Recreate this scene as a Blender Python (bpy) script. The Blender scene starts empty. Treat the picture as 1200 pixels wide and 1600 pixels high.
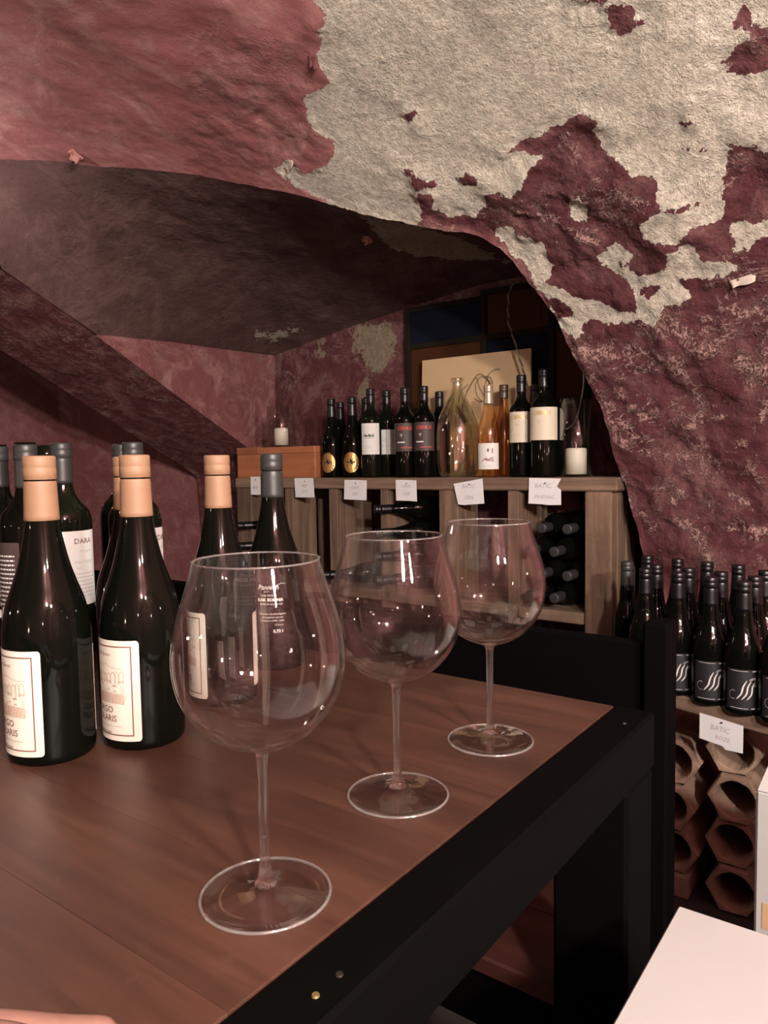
import bpy, math, random
import numpy as np
from mathutils import Matrix, Vector

random.seed(7)
rng = np.random.default_rng(7)
scene = bpy.context.scene
col = scene.collection

# ------------------------------------------------------------------ camera, world, lamps
EYE = 1.0676                      # camera height above the floor (m)
F_PX, PITCH, ROLL = 1150.0, 0.0672, -0.0169
_c, _s = math.cos(ROLL), math.sin(ROLL)
FW = np.array([0, math.cos(PITCH), -math.sin(PITCH)])
_R0 = np.array([1.0, 0, 0]); _U0 = np.array([0, math.sin(PITCH), math.cos(PITCH)])
RC = _c * _R0 + _s * _U0
UC = -_s * _R0 + _c * _U0
cam_data = bpy.data.cameras.new('camera')
cam = bpy.data.objects.new('camera', cam_data); col.objects.link(cam)
cam_data.sensor_fit = 'VERTICAL'; cam_data.sensor_height = 36.0
cam_data.lens = 36.0 * F_PX / 1600.0
cam_data.clip_start = 0.02
m = Matrix.Identity(4)
for i in range(3):
    m[i][0] = RC[i]; m[i][1] = UC[i]; m[i][2] = -FW[i]
m[2][3] = EYE
cam.matrix_world = m
scene.camera = cam

# room frame: u runs along the back wall (to the left), n runs away from the viewer, z is measured from eye height
_A = math.radians(143.4)
UU = np.array([math.cos(_A), math.sin(_A), 0.0])
NN = np.array([math.sin(_A), -math.cos(_A), 0.0])
ZZ = np.array([0, 0, 1.0])
EYEV = np.array([0, 0, EYE])
ROT = _A - math.pi                # turns local +X to -u (right) and local +Y to n (away)
def W(u, n, z): return UU * u + NN * n + ZZ * (z + EYE)
def ray(x, y): return FW + RC * (x - 600) / F_PX + UC * (800 - y) / F_PX
def hz(x, y, z):
    d = ray(x, y); return d * (z / d[2]) + EYEV
def hn(x, y, nn):
    d = ray(x, y); return d * (nn / (d @ NN)) + EYEV
def hu(x, y, uu):
    d = ray(x, y); return d * (uu / (d @ UU)) + EYEV
def unz(P):
    P = np.asarray(P) - EYEV
    return float(P @ UU), float(P @ NN), float(P[2])

world = bpy.data.worlds.new('cellar_world'); scene.world = world
world.use_nodes = True
world.node_tree.nodes['Background'].inputs[0].default_value = (0.9, 0.75, 0.62, 1)
world.node_tree.nodes['Background'].inputs[1].default_value = 0.02

def lamp(name, pos, watt, radius, color):
    ld = bpy.data.lights.new(name, 'POINT'); ld.energy = watt; ld.shadow_soft_size = radius; ld.color = color
    o = bpy.data.objects.new(name, ld); o.location = pos; col.objects.link(o); return o
WARM = (1.0, 0.945, 0.86)
lamp('ceiling_lamp', (0.95, -0.82, EYE + 0.68), 245, 0.058, WARM)
lamp('ceiling_lamp', (0.45, -0.80, EYE + 0.64), 205, 0.058, WARM)
lamp('wall_lamp', W(2.26, 0.75, 0.84), 7, 0.03, WARM)
lamp('far_bay_fill', W(3.15, 0.90, 0.45), 2, 0.03, WARM)  # weak fill lamp added to brighten the bay behind the arch
SPARKLE = (1.0, 0.84, 0.66)  # small lamps added out of view for glints in the glass
for cu_, cn_, cz_ in ((1.9, -0.55, -0.05), (1.2, -0.85, 0.10), (0.35, -0.95, -0.10), (-0.7, -0.75, 0.05), (-1.2, 0.3, 0.0), (-0.9, 1.2, 0.05)):
    lamp('sparkle_lamp', W(cu_, cn_, cz_), 4.0, 0.022, SPARKLE)

scene.view_settings.view_transform = 'Standard'
scene.view_settings.look = 'None'
scene.view_settings.gamma = 1.0
scene.view_settings.use_curve_mapping = False
scene.view_settings.exposure = 0.0

# ------------------------------------------------------------------ materials
class NT:
    def __init__(self, name):
        self.m = bpy.data.materials.new(name); self.m.use_nodes = True
        self.t = self.m.node_tree; self.t.nodes.clear()
        self.out = self.n('ShaderNodeOutputMaterial')
    def n(self, typ, **kw):
        nd = self.t.nodes.new(typ)
        for k, v in kw.items():
            if k.startswith('i_'):
                key = k[2:]
                key = int(key) if key.isdigit() else key.replace('_', ' ')
                self.set(nd.inputs[key], v)
            else: setattr(nd, k, v)
        return nd
    def set(self, sock, v):
        if isinstance(v, bpy.types.NodeSocket): self.t.links.new(v, sock)
        elif isinstance(v, bpy.types.Node): self.t.links.new(v.outputs[0], sock)
        else: sock.default_value = v
    def noise(self, vec, scale, detail=4, rough=0.55, dist=0.0):
        return self.n('ShaderNodeTexNoise', i_Vector=vec, i_Scale=scale, i_Detail=detail, i_Roughness=rough, i_Distortion=dist).outputs[0]
    def math(self, op, a, b=0.0, c=0.0, clamp=False):
        nd = self.n('ShaderNodeMath', operation=op, use_clamp=clamp)
        self.set(nd.inputs[0], a); self.set(nd.inputs[1], b); self.set(nd.inputs[2], c); return nd.outputs[0]
    def ramp(self, v, a, b):
        nd = self.n('ShaderNodeMapRange', clamp=True)
        self.set(nd.inputs[0], v); nd.inputs[1].default_value = a; nd.inputs[2].default_value = b
        return nd.outputs[0]
    def mix(self, f, a, b):
        nd = self.n('ShaderNodeMix', data_type='RGBA')
        self.set(nd.inputs[0], f)
        for sck, v in ((nd.inputs[6], a), (nd.inputs[7], b)):
            self.set(sck, (*v, 1.0) if isinstance(v, tuple) and len(v) == 3 else v)
        return nd.outputs[2]
    def pos(self, scale=None, obj=True):
        if obj: v = self.n('ShaderNodeTexCoord').outputs['Object']
        else: v = self.n('ShaderNodeNewGeometry').outputs['Position']
        if scale is not None:
            v = self.n('ShaderNodeMapping', i_0=v, i_3=scale).outputs[0]
        return v
    def bump(self, h, strength, dist, normal=None):
        nd = self.n('ShaderNodeBump'); self.set(nd.inputs['Height'], h)
        nd.inputs['Strength'].default_value = strength; nd.inputs['Distance'].default_value = dist
        if normal is not None: self.set(nd.inputs['Normal'], normal)
        return nd.outputs[0]
    def principled(self, color, rough, **kw):
        nd = self.n('ShaderNodeBsdfPrincipled')
        self.set(nd.inputs['Base Color'], (*color, 1.0) if isinstance(color, tuple) and len(color) == 3 else color)
        self.set(nd.inputs['Roughness'], rough)
        for k, v in kw.items(): self.set(nd.inputs[k.replace('_', ' ')], v)
        self.t.links.new(nd.outputs[0], self.out.inputs[0]); return nd

def simple(name, color, rough=0.5, vary=0.0, scale=30, bump=0.0, **kw):
    t = NT(name)
    c = color
    nrm = None
    if vary or bump:
        f = t.noise(t.pos(), scale, 4)
        if vary:
            c = t.mix(f, tuple(x * (1 - vary) for x in color), tuple(min(1, x * (1 + vary)) for x in color))
        if bump: nrm = t.bump(f, 0.5, bump)
    p = t.principled(c, rough, **kw)
    if nrm is not None: t.set(p.inputs['Normal'], nrm)
    return t.m

def wood(name, c0, c1, axis=0, rough=0.5, scale=1.0, bump=0.0006, wear=0.0, spec=0.5):
    t = NT(name)
    sc = [26 * scale, 26 * scale, 26 * scale]; sc[axis] = 1.6 * scale
    oi = t.n('ShaderNodeObjectInfo').outputs['Random']
    v0 = t.pos()
    off = t.n('ShaderNodeVectorMath', operation='ADD'); t.set(off.inputs[0], v0)
    cmb = t.n('ShaderNodeCombineXYZ'); r3 = t.math('MULTIPLY', oi, 7.0)
    for k in range(3): t.set(cmb.inputs[k], r3)
    t.set(off.inputs[1], cmb)
    v = t.n('ShaderNodeMapping', i_0=off.outputs[0], i_3=tuple(sc)).outputs[0]
    g = t.noise(v, 1.0, 6, 0.65, 0.6)
    g2 = t.noise(v, 5.0, 3, 0.6)
    big = t.noise(off.outputs[0], 5.0, 3)
    f = t.math('ADD', t.math('MULTIPLY', g, 0.75), t.math('MULTIPLY', g2, 0.25))
    f = t.ramp(f, 0.32, 0.68)
    c = t.mix(f, c0, c1)
    c = t.mix(t.math('MULTIPLY', t.ramp(big, 0.45, 0.75), 0.5), c, tuple(x * 0.55 for x in c0))
    tone = t.n('ShaderNodeHueSaturation', i_Color=c)
    t.set(tone.inputs['Value'], t.math('ADD', t.math('MULTIPLY', oi, 0.35), 0.82))
    c = tone.outputs[0]
    if wear:
        wv = t.noise(off.outputs[0], 40, 5, 0.7)
        c = t.mix(t.math('MULTIPLY', t.ramp(wv, 0.58, 0.75), wear), c, tuple(min(1, x * 1.9 + 0.04) for x in c1))
    p = t.principled(c, rough)
    p.inputs['Specular IOR Level'].default_value = spec
    t.set(p.inputs['Normal'], t.bump(f, 0.6, bump))
    return t.m

M = {}
M['black_glass'] = simple('dark_bottle_glass', (0.0022, 0.0026, 0.0018), 0.045, Specular_IOR_Level=0.17)
M['green_glass'] = simple('dark_green_bottle_glass', (0.004, 0.0055, 0.003), 0.05, Specular_IOR_Level=0.2)
M['copper_foil'] = simple('copper_foil', (0.225, 0.126, 0.070), 0.6, vary=0.10, scale=60, bump=0.0008, Metallic=0.0)
M['charcoal_foil'] = simple('charcoal_foil', (0.022, 0.023, 0.0225), 0.45, vary=0.2, scale=60, bump=0.0003)
M['black_foil'] = simple('black_foil', (0.003, 0.003, 0.0035), 0.38)
M['brown_foil'] = simple('brown_foil', (0.06, 0.035, 0.02), 0.4)
M['silver_foil'] = simple('pale_foil', (0.45, 0.36, 0.25), 0.35, Metallic=0.5)
M['paper'] = simple('label_paper', (0.58, 0.53, 0.45), 0.75, vary=0.05, scale=80)
M['white_paper'] = simple('white_label_paper', (0.62, 0.61, 0.58), 0.7, vary=0.04, scale=60)
M['cream_paper'] = simple('cream_label_paper', (0.55, 0.485, 0.37), 0.6, vary=0.06, scale=60)
M['note_paper'] = simple('note_paper', (0.64, 0.635, 0.64), 0.8, vary=0.05, scale=60)
M['dark_paper'] = simple('dark_label_paper', (0.045, 0.028, 0.026), 0.6)
M['black_paper'] = simple('black_label_paper', (0.010, 0.010, 0.011), 0.5)
M['gold_paper'] = simple('gold_label_foil', (0.45, 0.25, 0.09), 0.33, vary=0.4, scale=90, Metallic=0.7)
M['ink_brown'] = simple('brown_ink', (0.16, 0.065, 0.045), 0.7)
M['ink_etch'] = simple('etching_ink', (0.34, 0.21, 0.14), 0.8)
M['ink_black'] = simple('black_ink', (0.02, 0.02, 0.02), 0.7)
M['ink_grey'] = simple('pencil_grey', (0.36, 0.35, 0.36), 0.8)
M['ink_white'] = simple('white_ink', (0.62, 0.60, 0.57), 0.6)
M['ink_silver'] = simple('silver_ink', (0.62, 0.60, 0.58), 0.4, Metallic=0.2)
M['ink_red'] = simple('red_ink', (0.50, 0.06, 0.04), 0.6)
M['ink_gold'] = simple('gold_ink', (0.50, 0.33, 0.10), 0.4, Metallic=0.4)
M['ink_purple'] = simple('purple_ink', (0.16, 0.06, 0.07), 0.7)
M['table_wood'] = wood('table_wood', (0.031, 0.0125, 0.0082), (0.077, 0.034, 0.0215), 0, 0.42, 1.0, 0.00015, wear=0.10, spec=0.35)
M['bench_wood'] = wood('bench_seat_wood', (0.028, 0.007, 0.005), (0.06, 0.016, 0.011), 0, 0.5, 1.0, 0.0003)
M['black_wood'] = simple('black_painted_wood', (0.0012, 0.0011, 0.0010), 0.75, vary=0.3, scale=25, bump=0.0005, Specular_IOR_Level=0.03)
M['rack_wood'] = wood('old_rack_wood', (0.062, 0.036, 0.022), (0.225, 0.145, 0.094), 2, 0.8, 0.8, 0.0015, wear=0.15)
M['rack_wood_x'] = wood('old_rack_plank_wood', (0.066, 0.039, 0.025), (0.225, 0.148, 0.098), 0, 0.8, 0.8, 0.0015, wear=0.15)
M['slat_wood'] = wood('red_brown_slat_wood', (0.10, 0.028, 0.022), (0.20, 0.065, 0.05), 2, 0.8, 0.8, 0.001)
M['box_wood'] = wood('orange_box_wood', (0.26, 0.085, 0.036), (0.40, 0.155, 0.068), 0, 0.5, 0.7, 0.0003)
M['wax'] = simple('candle_wax', (0.80, 0.76, 0.64), 0.5, Subsurface_Weight=0.0)
M['wick'] = simple('candle_wick', (0.75, 0.72, 0.66), 0.9)
M['terracotta'] = simple('terracotta', (0.27, 0.175, 0.122), 0.9, vary=0.35, scale=28, bump=0.002)
M['carton'] = simple('white_carton', (0.29, 0.285, 0.275), 0.7, vary=0.04, scale=12)
M['kraft'] = simple('brown_kraft_tape', (0.35, 0.22, 0.12), 0.7)
M['board'] = simple('beige_board', (0.46, 0.32, 0.18), 0.7, vary=0.08, scale=9)
M['panel_blue'] = simple('dark_blue_panel', (0.004, 0.006, 0.014), 0.8, Specular_IOR_Level=0.1, vary=0.2, scale=12)
M['panel_brown'] = simple('dark_brown_panel', (0.045, 0.016, 0.006), 0.8, Specular_IOR_Level=0.1, vary=0.35, scale=10)
M['panel_frame'] = simple('blackened_frame', (0.012, 0.009, 0.006), 0.8, Specular_IOR_Level=0.1, vary=0.3, scale=20)
M['cord'] = simple('twisted_cord', (0.05, 0.035, 0.028), 0.8)
M['cord_pale'] = simple('pale_cord_strand', (0.26, 0.20, 0.15), 0.8)
M['cord_white'] = simple('white_cord', (0.6, 0.58, 0.55), 0.6)
M['clip_metal'] = simple('painted_clip_metal', (0.42, 0.20, 0.17), 0.5, vary=0.2, scale=90)
M['screw'] = simple('dark_screw', (0.03, 0.025, 0.02), 0.4, Metallic=0.6)
M['brass'] = simple('brass_screw', (0.6, 0.45, 0.2), 0.3, Metallic=0.9)
M['floor'] = simple('dark_floor', (0.030, 0.026, 0.024), 0.75, vary=0.4, scale=6, bump=0.004)

def thin_glass(name, tint, base=0.035, edge=0.75, power=3.2, rough=0.0):
    t = NT(name)
    lw = t.n('ShaderNodeLayerWeight'); lw.inputs[0].default_value = 0.5
    f = t.math('ADD', t.math('MULTIPLY', t.math('POWER', lw.outputs['Facing'], power), edge), base, clamp=True)
    tr = t.n('ShaderNodeBsdfTransparent'); tr.inputs[0].default_value = (*tint, 1)
    gl = t.n('ShaderNodeBsdfGlossy'); gl.inputs['Roughness'].default_value = rough; gl.inputs[0].default_value = (1, 1, 1, 1)
    mx = t.n('ShaderNodeMixShader'); t.set(mx.inputs[0], f)
    t.t.links.new(tr.outputs[0], mx.inputs[1]); t.t.links.new(gl.outputs[0], mx.inputs[2])
    t.t.links.new(mx.outputs[0], t.out.inputs[0]); return t.m
def clear_glass(name, frac, base, edge, power, tint):
    """clear crystal: straight passage and surface reflection, with a share of true refraction"""
    t = NT(name)
    lw = t.n('ShaderNodeLayerWeight'); lw.inputs[0].default_value = 0.5
    f = t.math('ADD', t.math('MULTIPLY', t.math('POWER', lw.outputs['Facing'], power), edge), base, clamp=True)
    tr = t.n('ShaderNodeBsdfTransparent'); tr.inputs[0].default_value = (*tint, 1)
    gl = t.n('ShaderNodeBsdfGlossy'); gl.inputs['Roughness'].default_value = 0.0; gl.inputs[0].default_value = (1, 1, 1, 1)
    m1 = t.n('ShaderNodeMixShader'); t.set(m1.inputs[0], f)
    t.t.links.new(tr.outputs[0], m1.inputs[1]); t.t.links.new(gl.outputs[0], m1.inputs[2])
    g = t.n('ShaderNodeBsdfGlass'); g.inputs['Roughness'].default_value = 0.0; g.inputs['IOR'].default_value = 1.48
    m2 = t.n('ShaderNodeMixShader'); m2.inputs[0].default_value = frac
    t.t.links.new(m1.outputs[0], m2.inputs[1]); t.t.links.new(g.outputs[0], m2.inputs[2]); t.t.links.new(m2.outputs[0], t.out.inputs[0]); return t.m
M['bowl_glass'] = clear_glass('wine_glass_crystal', 0.09, 0.011, 0.85, 3.8, (0.985, 0.98, 0.975))
_t = NT('painted_glint_edge')
_d = _t.n('ShaderNodeBsdfDiffuse'); _d.inputs[0].default_value = (0.8, 0.78, 0.75, 1)  # white diffuse share paints in the light refracted at glass edges
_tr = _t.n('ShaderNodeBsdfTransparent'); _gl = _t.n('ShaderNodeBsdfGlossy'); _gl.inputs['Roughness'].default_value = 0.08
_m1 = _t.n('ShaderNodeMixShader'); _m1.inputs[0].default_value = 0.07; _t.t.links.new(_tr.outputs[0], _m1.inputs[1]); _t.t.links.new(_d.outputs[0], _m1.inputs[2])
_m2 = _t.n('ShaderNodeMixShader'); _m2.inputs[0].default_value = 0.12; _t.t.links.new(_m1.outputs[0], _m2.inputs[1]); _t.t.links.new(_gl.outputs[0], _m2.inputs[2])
_t.t.links.new(_m2.outputs[0], _t.out.inputs[0]); M['glass_edge_glint'] = _t.m
M['holder_glass'] = thin_glass('candle_holder_glass', (0.95, 0.95, 0.94), 0.05, 0.7, 2.2)
M['demijohn_glass'] = thin_glass('pale_green_glass', (0.95, 0.955, 0.90), 0.09, 0.6, 2.0)
M['rose_glass'] = thin_glass('rose_wine_glass', (0.92, 0.77, 0.58), 0.05, 0.5, 2.5)
M['amber_glass'] = thin_glass('amber_wine_glass', (0.86, 0.62, 0.34), 0.05, 0.5, 2.5)
M['stem_crystal'] = clear_glass('stem_crystal', 0.55, 0.05, 0.7, 2.5, (0.985, 0.98, 0.975))
M['crystal'] = clear_glass('solid_crystal', 0.16, 0.03, 0.7, 3.0, (0.985, 0.98, 0.975))

def skin_material():
    t = NT('skin')
    f = t.noise(t.pos(), 90, 3)
    c = t.mix(f, (0.17, 0.080, 0.060), (0.24, 0.125, 0.097))
    p = t.principled(c, 0.5); p.inputs['Subsurface Weight'].default_value = 0.15
    p.inputs['Subsurface Radius'].default_value = (0.008, 0.003, 0.002)
    return t.m
M['skin'] = skin_material()
M['nail'] = simple('finger_nail', (0.62, 0.36, 0.29), 0.3)
M['sleeve'] = simple('dark_sleeve', (0.02, 0.02, 0.025), 0.9)

def vault_material(name, scuff=0.5, dust=0.5, attr=True, dark=1.0, plaster=(0.60, 0.55, 0.455), edge=1.0, crust=False, paint=None):
    """peeling burgundy limewash over cream plaster; the attribute 'bare' is the signed distance (m) into bare plaster"""
    t = NT(name)
    P = t.pos(obj=False)
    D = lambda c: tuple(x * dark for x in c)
    n1 = t.noise(P, 22, 4, 0.6); n2 = t.noise(P, 80, 4, 0.6); nf = t.noise(P, 190, 4, 0.7)
    nb = t.noise(P, 3.2, 3, 0.5); nm = t.noise(P, 8, 5, 0.72, 1.0)
    if attr:
        a = t.n('ShaderNodeAttribute', attribute_name='bare').outputs['Fac']
        wz = t.n('ShaderNodeAttribute', attribute_name='worn').outputs['Fac']
    else:
        a = -0.08; wz = 0.5
    cr = t.n('ShaderNodeAttribute', attribute_name='crust').outputs['Fac'] if crust else 0.0
    e = t.math('ADD', t.math('MULTIPLY', t.math('SUBTRACT', n1, 0.5), 0.05 * edge), t.math('MULTIPLY', t.math('SUBTRACT', n2, 0.5), 0.022 * edge))
    mask = t.ramp(t.math('ADD', a, e), -0.0004, 0.0008)
    # paint: deep wine red where lumpy, paler and chalky where smooth
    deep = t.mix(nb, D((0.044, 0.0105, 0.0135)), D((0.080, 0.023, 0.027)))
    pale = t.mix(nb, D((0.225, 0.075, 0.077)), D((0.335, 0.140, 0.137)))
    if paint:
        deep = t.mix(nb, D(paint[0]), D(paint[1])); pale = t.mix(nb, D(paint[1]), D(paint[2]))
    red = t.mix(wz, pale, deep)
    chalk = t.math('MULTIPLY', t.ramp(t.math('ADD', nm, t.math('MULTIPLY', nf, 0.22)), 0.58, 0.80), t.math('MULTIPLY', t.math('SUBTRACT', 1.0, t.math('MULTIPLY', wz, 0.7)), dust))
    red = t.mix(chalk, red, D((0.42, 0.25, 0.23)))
    # crusty ridges of older limewash showing through where the wall is worn
    r1 = t.math('ABSOLUTE', t.math('SUBTRACT', t.noise(P, 8.5, 6, 0.74, 0.5), 0.5))
    ridge = t.ramp(r1, 0.030, 0.006)
    gate = t.ramp(t.noise(P, 5.5, 3, 0.65), 0.52, 0.60)
    speck = t.ramp(t.math('ADD', t.math('MULTIPLY', n2, 0.6), t.math('MULTIPLY', n1, 0.4)), 0.600, 0.650)
    sf = t.math('MULTIPLY', t.math('MAXIMUM', t.math('MULTIPLY', ridge, gate), speck), t.math('MULTIPLY', wz, scuff))
    if crust:
        wob = t.math('MULTIPLY', t.math('SUBTRACT', n2, 0.5), 0.09)
        r2 = t.math('ABSOLUTE', t.math('SUBTRACT', t.noise(P, 17, 5, 0.70, 0.8), 0.5))
        lim = t.math('ADD', t.math('MULTIPLY', cr, 0.052), wob)
        cf = t.ramp(t.math('SUBTRACT', lim, t.math('MINIMUM', r1, r2)), 0.010, 0.040)
        sf = t.math('MAXIMUM', sf, t.math('MULTIPLY', cf, t.ramp(cr, 0.02, 0.5)))
    sfc = t.math('MULTIPLY', sf, t.ramp(nf, 0.36, 0.52))
    red = t.mix(sfc, red, D((0.32, 0.20, 0.18)))
    # plaster
    g1 = t.noise(P, 70, 5, 0.75)
    pd = tuple(x * 0.60 for x in plaster); pb = tuple(min(1, x * 1.18) for x in plaster)
    pl = t.mix(t.ramp(g1, 0.32, 0.66), D(pd), D(pb))
    pl = t.mix(t.math('MULTIPLY', t.ramp(nf, 0.60, 0.75), 0.45), pl, D((plaster[0] * 0.55, plaster[1] * 0.48, plaster[2] * 0.40)))
    c = t.mix(mask, red, pl)
    # relief: the paint film stands proud of the plaster, the plaster is granular
    grain = t.math('MULTIPLY', t.math('ADD', t.math('MULTIPLY', nf, 0.0075), t.math('MULTIPLY', g1, 0.0130)), mask)
    h = t.math('ADD', grain, t.math('MULTIPLY', t.math('SUBTRACT', 1.0, mask), 0.0125))
    h = t.math('ADD', h, t.math('MULTIPLY', sf, 0.0045))
    rel = t.math('MULTIPLY', t.math('ADD', t.math('MULTIPLY', n2, 0.0045), t.math('MULTIPLY', n1, 0.010)), t.math('ADD', t.math('MULTIPLY', wz, 0.75), 0.25))
    h = t.math('ADD', h, rel)
    h = t.math('ADD', h, t.math('MULTIPLY', nf, 0.0010))
    p = t.principled(c, 0.85)
    p.inputs['Specular IOR Level'].default_value = 0.25
    t.set(p.inputs['Normal'], t.bump(h, 0.9, 1.0))
    return t.m
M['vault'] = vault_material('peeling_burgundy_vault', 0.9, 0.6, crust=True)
M['alcove'] = vault_material('shade_darkened_alcove', 0.5, 0.45, dark=0.62, paint=((0.060, 0.028, 0.027), (0.110, 0.055, 0.052), (0.20, 0.12, 0.11)))  # alcove shade put into the colour: paint and plaster darkened
M['backwall'] = vault_material('worn_burgundy_back_wall', 0.9, 0.8, attr=True, plaster=(0.30, 0.235, 0.165), edge=2.2)
M['plainwall'] = vault_material('burgundy_wall', 0.4, 0.5, attr=False)

# ------------------------------------------------------------------ mesh helpers
def tag(o, label=None, cat=None, group=None, kind=None):
    if label: o['label'] = label
    if cat: o['category'] = cat
    if group: o['group'] = group
    if kind: o['kind'] = kind
    return o
def mesh(name, verts, faces, mat, smooth=False):
    me = bpy.data.meshes.new(name)
    me.from_pydata([tuple(map(float, v)) for v in verts], [], faces)
    if mat is not None:
        for mm in (mat if isinstance(mat, (list, tuple)) else [mat]): me.materials.append(M[mm])
    if smooth: me.polygons.foreach_set('use_smooth', [True] * len(me.polygons))
    me.update(); return me
def obj(name, me, parent=None, loc=(0, 0, 0), rz=0.0):
    o = bpy.data.objects.new(name, me); col.objects.link(o)
    o.location = tuple(map(float, loc)); o.rotation_euler = (0, 0, rz)
    if parent is not None: o.parent = parent
    return o
def empty(name, loc, rz=0.0, label=None, cat=None, group=None):
    o = bpy.data.objects.new(name, None); col.objects.link(o)
    o.location = tuple(map(float, loc)); o.rotation_euler = (0, 0, rz); o.empty_display_size = 0.05
    return tag(o, label, cat, group)
class MB:
    def __init__(s): s.v = []; s.f = []
    def add(s, v, f):
        b = len(s.v); s.v += [tuple(p) for p in v]; s.f += [tuple(i + b for i in q) for q in f]; return s
    def box(s, x0, x1, y0, y1, z0, z1, bev=0.0):
        if bev <= 0:
            v = [(x, y, z) for z in (z0, z1) for y in (y0, y1) for x in (x0, x1)]
            return s.add(v, [(0, 2, 3, 1), (4, 5, 7, 6), (0, 1, 5, 4), (2, 6, 7, 3), (0, 4, 6, 2), (1, 3, 7, 5)])
        b = bev; v = []; idx = {}
        for iz, z in enumerate((z0, z1)):
            for iy, y in enumerate((y0, y1)):
                for ix, x in enumerate((x0, x1)):
                    sx, sy, sz = (b if ix == 0 else -b), (b if iy == 0 else -b), (b if iz == 0 else -b)
                    idx[ix, iy, iz] = len(v)
                    v += [(x, y + sy, z + sz), (x + sx, y, z + sz), (x + sx, y + sy, z)]
        I = lambda ix, iy, iz, k: idx[ix, iy, iz] + k
        f = [(I(0,0,0,0), I(0,0,1,0), I(0,1,1,0), I(0,1,0,0)), (I(1,0,0,0), I(1,1,0,0), I(1,1,1,0), I(1,0,1,0)),
             (I(0,0,0,1), I(1,0,0,1), I(1,0,1,1), I(0,0,1,1)), (I(0,1,0,1), I(0,1,1,1), I(1,1,1,1), I(1,1,0,1)),
             (I(0,0,0,2), I(0,1,0,2), I(1,1,0,2), I(1,0,0,2)), (I(0,0,1,2), I(1,0,1,2), I(1,1,1,2), I(0,1,1,2))]
        for iz in (0, 1):
            for iy in (0, 1):
                f.append((I(0,iy,iz,1), I(1,iy,iz,1), I(1,iy,iz,2), I(0,iy,iz,2)))
        for iz in (0, 1):
            for ix in (0, 1):
                f.append((I(ix,0,iz,0), I(ix,1,iz,0), I(ix,1,iz,2), I(ix,0,iz,2)))
        for iy in (0, 1):
            for ix in (0, 1):
                f.append((I(ix,iy,0,0), I(ix,iy,1,0), I(ix,iy,1,1), I(ix,iy,0,1)))
        for k, q in idx.items(): f.append((q, q + 1, q + 2))
        return s.add(v, f)
    def tube(s, pts, r, seg=8, cap=True):
        pts = [Vector(p) for p in pts]; n = len(pts)
        rr = r if isinstance(r, (list, tuple)) else [r] * n
        v = []; f = []
        up = Vector((0, 0, 1))
        t0 = (pts[1] - pts[0]).normalized()
        if abs(t0.dot(up)) > 0.9: up = Vector((1, 0, 0))
        a = t0.cross(up).normalized()
        for i in range(n):
            t = (pts[min(i + 1, n - 1)] - pts[max(i - 1, 0)]).normalized()
            a = (a - t * a.dot(t)).normalized(); b = t.cross(a)
            for k in range(seg):
                th = 2 * math.pi * k / seg
                v.append(pts[i] + (a * math.cos(th) + b * math.sin(th)) * rr[i])
        for i in range(n - 1):
            for k in range(seg):
                f.append((i * seg + k, i * seg + (k + 1) % seg, (i + 1) * seg + (k + 1) % seg, (i + 1) * seg + k))
        if cap:
            f.append(tuple(range(seg))[::-1]); f.append(tuple((n - 1) * seg + k for k in range(seg)))
        return s.add(v, f)
    def ribbon(s, pts, w):
        """flat stroke in the XY plane (z = 0)"""
        pts = [np.array(p[:2], float) for p in pts]; n = len(pts); v = []; f = []
        ww = w if isinstance(w, (list, tuple)) else [w] * n
        for i in range(n):
            t = pts[min(i + 1, n - 1)] - pts[max(i - 1, 0)]; t = t / (np.linalg.norm(t) + 1e-12)
            q = np.array([-t[1], t[0]]) * ww[i] / 2
            v += [(*(pts[i] + q), 0), (*(pts[i] - q), 0)]
        for i in range(n - 1): f.append((2 * i, 2 * i + 1, 2 * i + 3, 2 * i + 2))
        return s.add(v, f)
    def me(s, name, mat, smooth=False): return mesh(name, s.v, s.f, mat, smooth)
def lathe(name, prof, mat, seg=48, smooth=True):
    v = []; f = []; rings = []
    for r, z in prof:
        if r < 1e-6: rings.append([len(v)]); v.append((0, 0, z))
        else:
            rings.append(list(range(len(v), len(v) + seg)))
            v += [(r * math.sin(2 * math.pi * k / seg), -r * math.cos(2 * math.pi * k / seg), z) for k in range(seg)]
    for a, b in zip(rings, rings[1:]):
        for k in range(seg):
            k2 = (k + 1) % seg
            if len(a) == 1 and len(b) == 1: continue
            if len(a) == 1: f.append((a[0], b[k2], b[k]))
            elif len(b) == 1: f.append((a[k], a[k2], b[0]))
            else: f.append((a[k], a[k2], b[k2], b[k]))
    return mesh(name, v, f, mat, smooth)
def smooth_prof(pts, n=8):
    """Catmull-Rom through profile points"""
    P = [np.array(p, float) for p in pts]; P = [2 * P[0] - P[1]] + P + [2 * P[-1] - P[-2]]
    out = []
    for i in range(1, len(P) - 2):
        for k in range(n):
            t = k / n
            out.append(0.5 * ((2 * P[i]) + (-P[i-1] + P[i+1]) * t + (2*P[i-1] - 5*P[i] + 4*P[i+1] - P[i+2]) * t*t + (-P[i-1] + 3*P[i] - 3*P[i+1] + P[i+2]) * t**3))
    out.append(P[-2]); return [tuple(p) for p in out]
def spline(pts, n=8): return smooth_prof(pts, n)

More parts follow.
